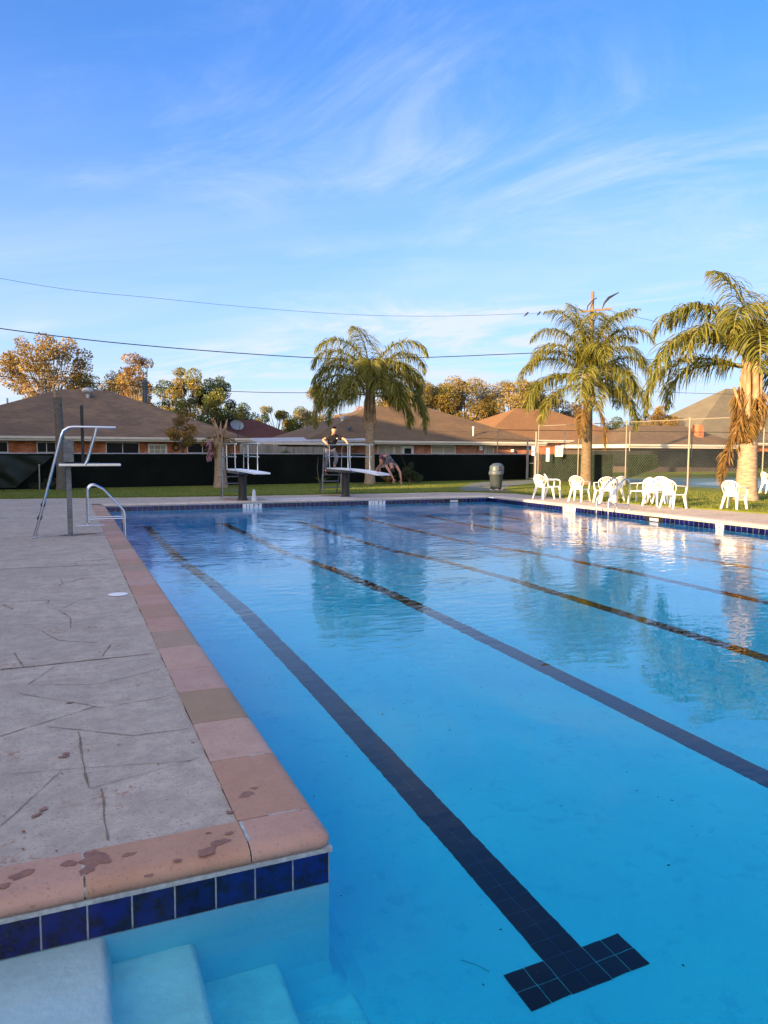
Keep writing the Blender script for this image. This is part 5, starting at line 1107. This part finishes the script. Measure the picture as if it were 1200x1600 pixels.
for k in range(12):
    q = [(16.2+r_.uniform(-.5, .35), 25.95+r_.uniform(-.12, .12), .045+.06*r_.random()) for _ in range(3)]; c_ = q[0]; mb.face([c_, (c_[0]+.16, c_[1]-.03, .045), (c_[0]+.12, c_[1]+.1, .06+.05*r_.random()), (c_[0]-.04, c_[1]+.07, .05)])
mb.build('litter', mat('pale_paper_litter', (.55, .42, .33), .9, var=.2), kind='stuff', label='crumpled pale paper and leaves at the foot of the nearer bin', category='litter')
mb = MB(); mb.box(17.35, 18.05, 28.1, 28.4, .045, .22); 

# ------------------------------------------------------------------ people
def skin_obj(name, joints, edges, m, parent=None, sub=2, **k):
    """joints: list of (x,y,z,r[,r2]); grown with a Skin modifier, one continuous surface"""
    me = bpy.data.meshes.new(name); me.from_pydata([j[:3] for j in joints], edges, []); o = bpy.data.objects.new(name, me); col.objects.link(o)
    s_ = o.modifiers.new('skin', 'SKIN'); s_.use_smooth_shade = True; s_.branch_smoothing = .6
    if not me.skin_vertices: 
        bpy.context.view_layer.objects.active = o
    for v, j in zip(me.skin_vertices[0].data, joints): v.radius = (j[3], j[4] if len(j) > 4 else j[3])
    me.skin_vertices[0].data[0].use_root = True
    sb = o.modifiers.new('sub', 'SUBSURF'); sb.levels = sub; sb.render_levels = sub
    me.materials.append(M[m] if isinstance(m, str) else m)
    if parent: o.parent = parent
    for a, b in k.items(): o[a] = b
    return o
def chain(a, b): return [(i, i+1) for i in range(a, b)]
def hand(name, wrist, direc, palmn, m, parent, curl=.5, scale=1.0, thumb=1):
    """palm, four unequal fingers and a side thumb; direc = along the hand, palmn = palm normal"""
    d = Vector(direc).normalized(); nrm = Vector(palmn); nrm = (nrm-d*nrm.dot(d)).normalized(); s = d.cross(nrm)*thumb; w = Vector(wrist); J = []; E_ = []
    def add(p, r): J.append((*p, r*scale)); return len(J)-1
    a = add(w-d*.02*scale, .021); b = add(w+d*.05*scale, .026); E_.append((a, b))
    for i, (off, L) in enumerate(((.030, .068), (.010, .078), (-.010, .072), (-.030, .055))):
        base = w+(d*.088+s*off)*scale; k0 = add(base, .011); E_.append((b, k0)); prev = k0; dd = d.copy(); q = base
        for seg in (.45, .32, .23):
            dd = (dd*cos(curl*.8)+nrm*sin(curl*.8)).normalized(); q = q+dd*L*seg*scale*1.05; k = add(q, .0095 if seg > .3 else .0078); E_.append((prev, k)); prev = k
    tb = w+(d*.035+s*.034)*scale; k0 = add(tb, .013); E_.append((b, k0)); q = tb+(d*.6+s*.75+nrm*.25).normalized()*.036*scale; k1 = add(q, .011); E_.append((k0, k1)); q = q+(d*.85+s*.2+nrm*.4).normalized()*.032*scale; k2 = add(q, .009); E_.append((k1, k2))
    return skin_obj(name, J, E_, m, parent, 1)
def face(parent, c, f, up, R_, m, hairm, open_=.0, hair_len=0):
    """eyes, nose, mouth, ears and hair on a head centred at c, looking along f"""
    f = Vector(f).normalized(); up = Vector(up); up = (up-f*up.dot(f)).normalized(); rt = f.cross(up); c = Vector(c)
    def ell(name, p, ra, rb, rc, mm, n=12, cut=None):
        mb = MB(); prof = []
        i0 = 0; rows = 9; V = []; F = []
        for j in range(rows+1):
            th = pi*j/rows
            for i in range(n):
                ph = 2*pi*i/n; V.append(p+rt*ra*sin(th)*cos(ph)+f*rb*sin(th)*sin(ph)+up*rc*cos(th))
        for j in range(rows):
            for i in range(n): F.append((j*n+i, (j+1)*n+i, (j+1)*n+(i+1) % n, j*n+(i+1) % n))
        mb.quadmesh(V, F); return mb.build(name, mm, parent, smooth=True)
    for sg in (-1, 1):
        ell('eye', c+rt*sg*.030+f*(R_*.86)+up*.005, .011, .007, .006, 'eye'); ell('eyebrow', c+rt*sg*.031+f*(R_*.90)+up*.026, .017, .006, .004, hairm)
        ell('ear', c+rt*sg*(R_*.80)-up*.005-f*.005, .010, .018, .028, m)
    ell('nose', c+f*(R_*.98)-up*.018, .012, .016, .021, m); ell('mouth', c+f*(R_*.88)-up*.056, .026, .008, .006+open_, 'lip')
    if open_: ell('teeth', c+f*(R_*.92)-up*.055, .017, .006, .004, 'paper')
    mb = MB(); V = []; F = []; n = 20; rows = 10; rr = R_*.93
    for j in range(rows+1):
        th = pi*.62*j/rows
        for i in range(n):
            ph = 2*pi*i/n; dirv = rt*sin(th)*cos(ph)*.86+f*sin(th)*sin(ph)*.98+up*cos(th)*1.16
            lim = .56 if sin(ph) > .25 else 1.0; thh = min(th, pi*.62*lim*(.62 if sin(ph) > .25 else 1)); 
            dirv = rt*sin(thh)*cos(ph)*.86+f*sin(thh)*sin(ph)*.98+up*cos(thh)*1.16
            nz_ = 1+.05*noise.noise(dirv*9); V.append(c+up*.012-f*.008+dirv*rr*1.05*nz_)
    for j in range(rows):
        for i in range(n): F.append((j*n+i, (j+1)*n+i, (j+1)*n+(i+1) % n, j*n+(i+1) % n))
    mb.quadmesh(V, F); mb.build('hair', hairm, parent, smooth=True)

# man standing at the back of the right board, leaning on the rails; faces the pool (-Y) and the camera
X0 = 9.12; YB = 26.05
t = thing('person', 'man in black polo and grey trousers leaning on the rails of the right diving board', 'person', (X0, YB, 1.0))
def rl(L): return [(a[0]-X0, a[1]-YB, a[2]-1.0, *a[3:]) for a in L]
hip = (9.02, 26.12, 1.72); ch = (9.07, 25.98, 2.10); nk = (9.08, 25.93, 2.24)
body = [(*hip, .13, .10), (9.05, 26.05, 1.9, .125, .09), (*ch, .15, .10), (*nk, .06), (9.085, 25.9, 2.31, .072), (9.09, 25.885, 2.39, .108), (9.09, 25.88, 2.45, .09),      # 0-6
    (8.92, 25.97, 2.15, .055), (8.66, 25.94, 2.02, .046), (8.76, 25.70, 1.87, .033),                                                                          # 7-9  right arm (image left)
    (9.24, 25.95, 2.15, .055), (9.50, 25.82, 2.04, .046), (9.49, 25.55, 1.90, .033),                                                                          # 10-12
    (8.93, 26.16, 1.66, .095), (8.86, 26.02, 1.34, .065), (8.86, 26.25, .93, .042), (8.86, 26.12, .86, .036),                                                  # 13-16 leg to lower step
    (9.12, 26.10, 1.66, .095), (9.20, 25.88, 1.38, .065), (9.14, 26.02, 1.08, .042), (9.14, 25.90, 1.045, .034)]                                              # 17-20
edges = [(0, 1), (1, 2), (2, 3), (3, 4), (4, 5), (5, 6), (2, 7), (7, 8), (8, 9), (2, 10), (10, 11), (11, 12), (0, 13), (13, 14), (14, 15), (15, 16), (0, 17), (17, 18), (18, 19), (19, 20)]
skin_obj('body', rl(body), edges, 'skin', t)
sh = [(9.02, 26.12, 1.66, .20, .17), (9.035, 26.08, 1.80, .195, .155), (9.06, 26.03, 1.97, .205, .155), (9.07, 25.98, 2.11, .215, .15), (9.08, 25.94, 2.20, .09), (8.88, 25.97, 2.15, .125), (8.75, 25.95, 2.04, .095), (9.28, 25.95, 2.15, .125), (9.42, 25.88, 2.05, .095)]
skin_obj('polo_shirt', rl(sh), [(0, 1), (1, 2), (2, 3), (3, 4), (3, 5), (5, 6), (3, 7), (7, 8)], 'polo', t)
tr = [(*hip, .15, .125), (8.93, 26.16, 1.64, .115), (8.86, 26.02, 1.34, .088), (8.86, 26.22, 1.0, .068), (8.86, 26.24, .93, .066), (9.12, 26.10, 1.64, .115), (9.20, 25.88, 1.38, .088), (9.15, 25.99, 1.15, .07), (9.14, 26.01, 1.10, .068)]
skin_obj('trousers', rl(tr), [(0, 1), (1, 2), (2, 3), (3, 4), (0, 5), (5, 6), (6, 7), (7, 8)], 'trousers', t)
for (x, y, z) in ((8.86, 26.24, .78), (9.14, 26.04, 1.043)):
    skin_obj('shoe', rl([(x, y+.03, z, .048, .042), (x, y-.10, z-.005, .05, .035), (x, y-.19, z-.012, .04, .026)]), [(0, 1), (1, 2)], 'shoe', t)
hand('hand', Vector((8.76, 25.70, 1.87))-Vector((X0, YB, 1.0)), (.02, -.65, -.35), (0, -.3, -1), 'skin', t, .75, 1.0, -1)
hand('hand', Vector((9.49, 25.55, 1.90))-Vector((X0, YB, 1.0)), (0, -.8, -.35), (0, -.3, -1), 'skin', t, .7, 1.0, 1)
face(t, Vector((9.09, 25.865, 2.405))-Vector((X0, YB, 1.0)), (-.22, -1, -.08), (0, 0, 1), .103, 'skin', 'hair', .004)
mb = MB(); mb.box(-.02, .02, -.004, .004, -.02, .02); o = mb.build('shirt_badge', 'paper', t); o.location = Vector((9.17, 25.80, 2.08))-Vector((X0, YB, 1.0))
mb = MB(); mb.quadmesh([(-.09, 0, .02), (0, -.035, -.06), (.09, 0, .02), (.075, -.02, .05), (0, -.06, -.02), (-.075, -.02, .05)], [(0, 1, 4, 5), (1, 2, 3, 4)]); o = mb.build('collar', 'polo', t, smooth=True); o.location = Vector((9.08, 25.85, 2.22))-Vector((X0, YB, 1.0))

# diver folding forward off the tip of the board; everything in the plane x = 9.12 plus limb offsets
t = thing('person', 'barefoot person in patterned swim shorts folding forward off the tip of the board', 'person', (9.12, 21.6, .95))
def rd(L): return [(a[0], a[1]-21.6, a[2]-.95, *a[3:]) for a in L]
DB = [(0, 21.22, 1.52, .115, .105), (0, 21.03, 1.47, .105, .085), (0, 20.80, 1.31, .13, .095), (0, 20.70, 1.18, .06), (0, 20.66, 1.09, .07), (0, 20.66, 1.03, .085), (0, 20.67, .98, .07),   # 0-6
    (-.17, 20.76, 1.20, .055), (-.20, 20.42, 1.03, .041), (-.16, 20.20, .80, .028),      # 7-9
    (.17, 20.76, 1.20, .055), (.20, 20.50, .98, .041), (.17, 20.36, .76, .028),          # 10-12
    (-.10, 21.28, 1.45, .095), (-.11, 21.20, 1.20, .062), (-.12, 21.62, 1.03, .036), (-.12, 21.55, .985, .03), (-.12, 21.45, .965, .022),      # 13-17 supporting leg bent at the knee
    (.10, 21.28, 1.45, .095), (.11, 21.36, 1.16, .062), (.12, 21.86, 1.13, .036), (.12, 21.92, 1.05, .03), (.12, 21.86, .975, .022)]             # 18-22
DE = [(0, 1), (1, 2), (2, 3), (3, 4), (4, 5), (5, 6), (2, 7), (7, 8), (8, 9), (2, 10), (10, 11), (11, 12), (0, 13), (13, 14), (14, 15), (15, 16), (16, 17), (0, 18), (18, 19), (19, 20), (20, 21), (21, 22)]
skin_obj('body', rd(DB), DE, 'skin2', t)
skin_obj('swim_shorts', rd([(0, 21.20, 1.52, .135, .125), (0, 21.04, 1.48, .125, .10), (-.10, 21.28, 1.44, .118), (-.105, 21.24, 1.33, .10), (.10, 21.28, 1.44, .118), (.105, 21.32, 1.32, .10)]), [(0, 1), (0, 2), (2, 3), (0, 4), (4, 5)], 'trunks', t)
skin_obj('rash_vest', rd([(0, 21.02, 1.465, .118, .098), (0, 20.80, 1.31, .142, .105), (0, 20.74, 1.22, .08), (-.17, 20.76, 1.20, .068), (-.18, 20.65, 1.14, .06), (.17, 20.76, 1.20, .068), (.18, 20.68, 1.12, .06)]), [(0, 1), (1, 2), (1, 3), (3, 4), (1, 5), (5, 6)], mat('dark_patterned_vest', (.03, .035, .045), .8, vscale=16, col2=(.22, .2, .22), lo=.55, hi=.6), t)
hand('hand', (-.16, 20.20-21.6, .80-.95), (.03, -.35, -.9), (.3, .8, -.2), 'skin2', t, .25, 1.0, 1)
hand('hand', (.17, 20.36-21.6, .76-.95), (-.03, -.3, -.9), (-.3, .8, -.2), 'skin2', t, .25, 1.0, -1)
face(t, Vector((0, 20.655-21.6, 1.03-.95)), (0, .55, -.6), (0, -.6, -.55), .088, 'skin2', 'hair')
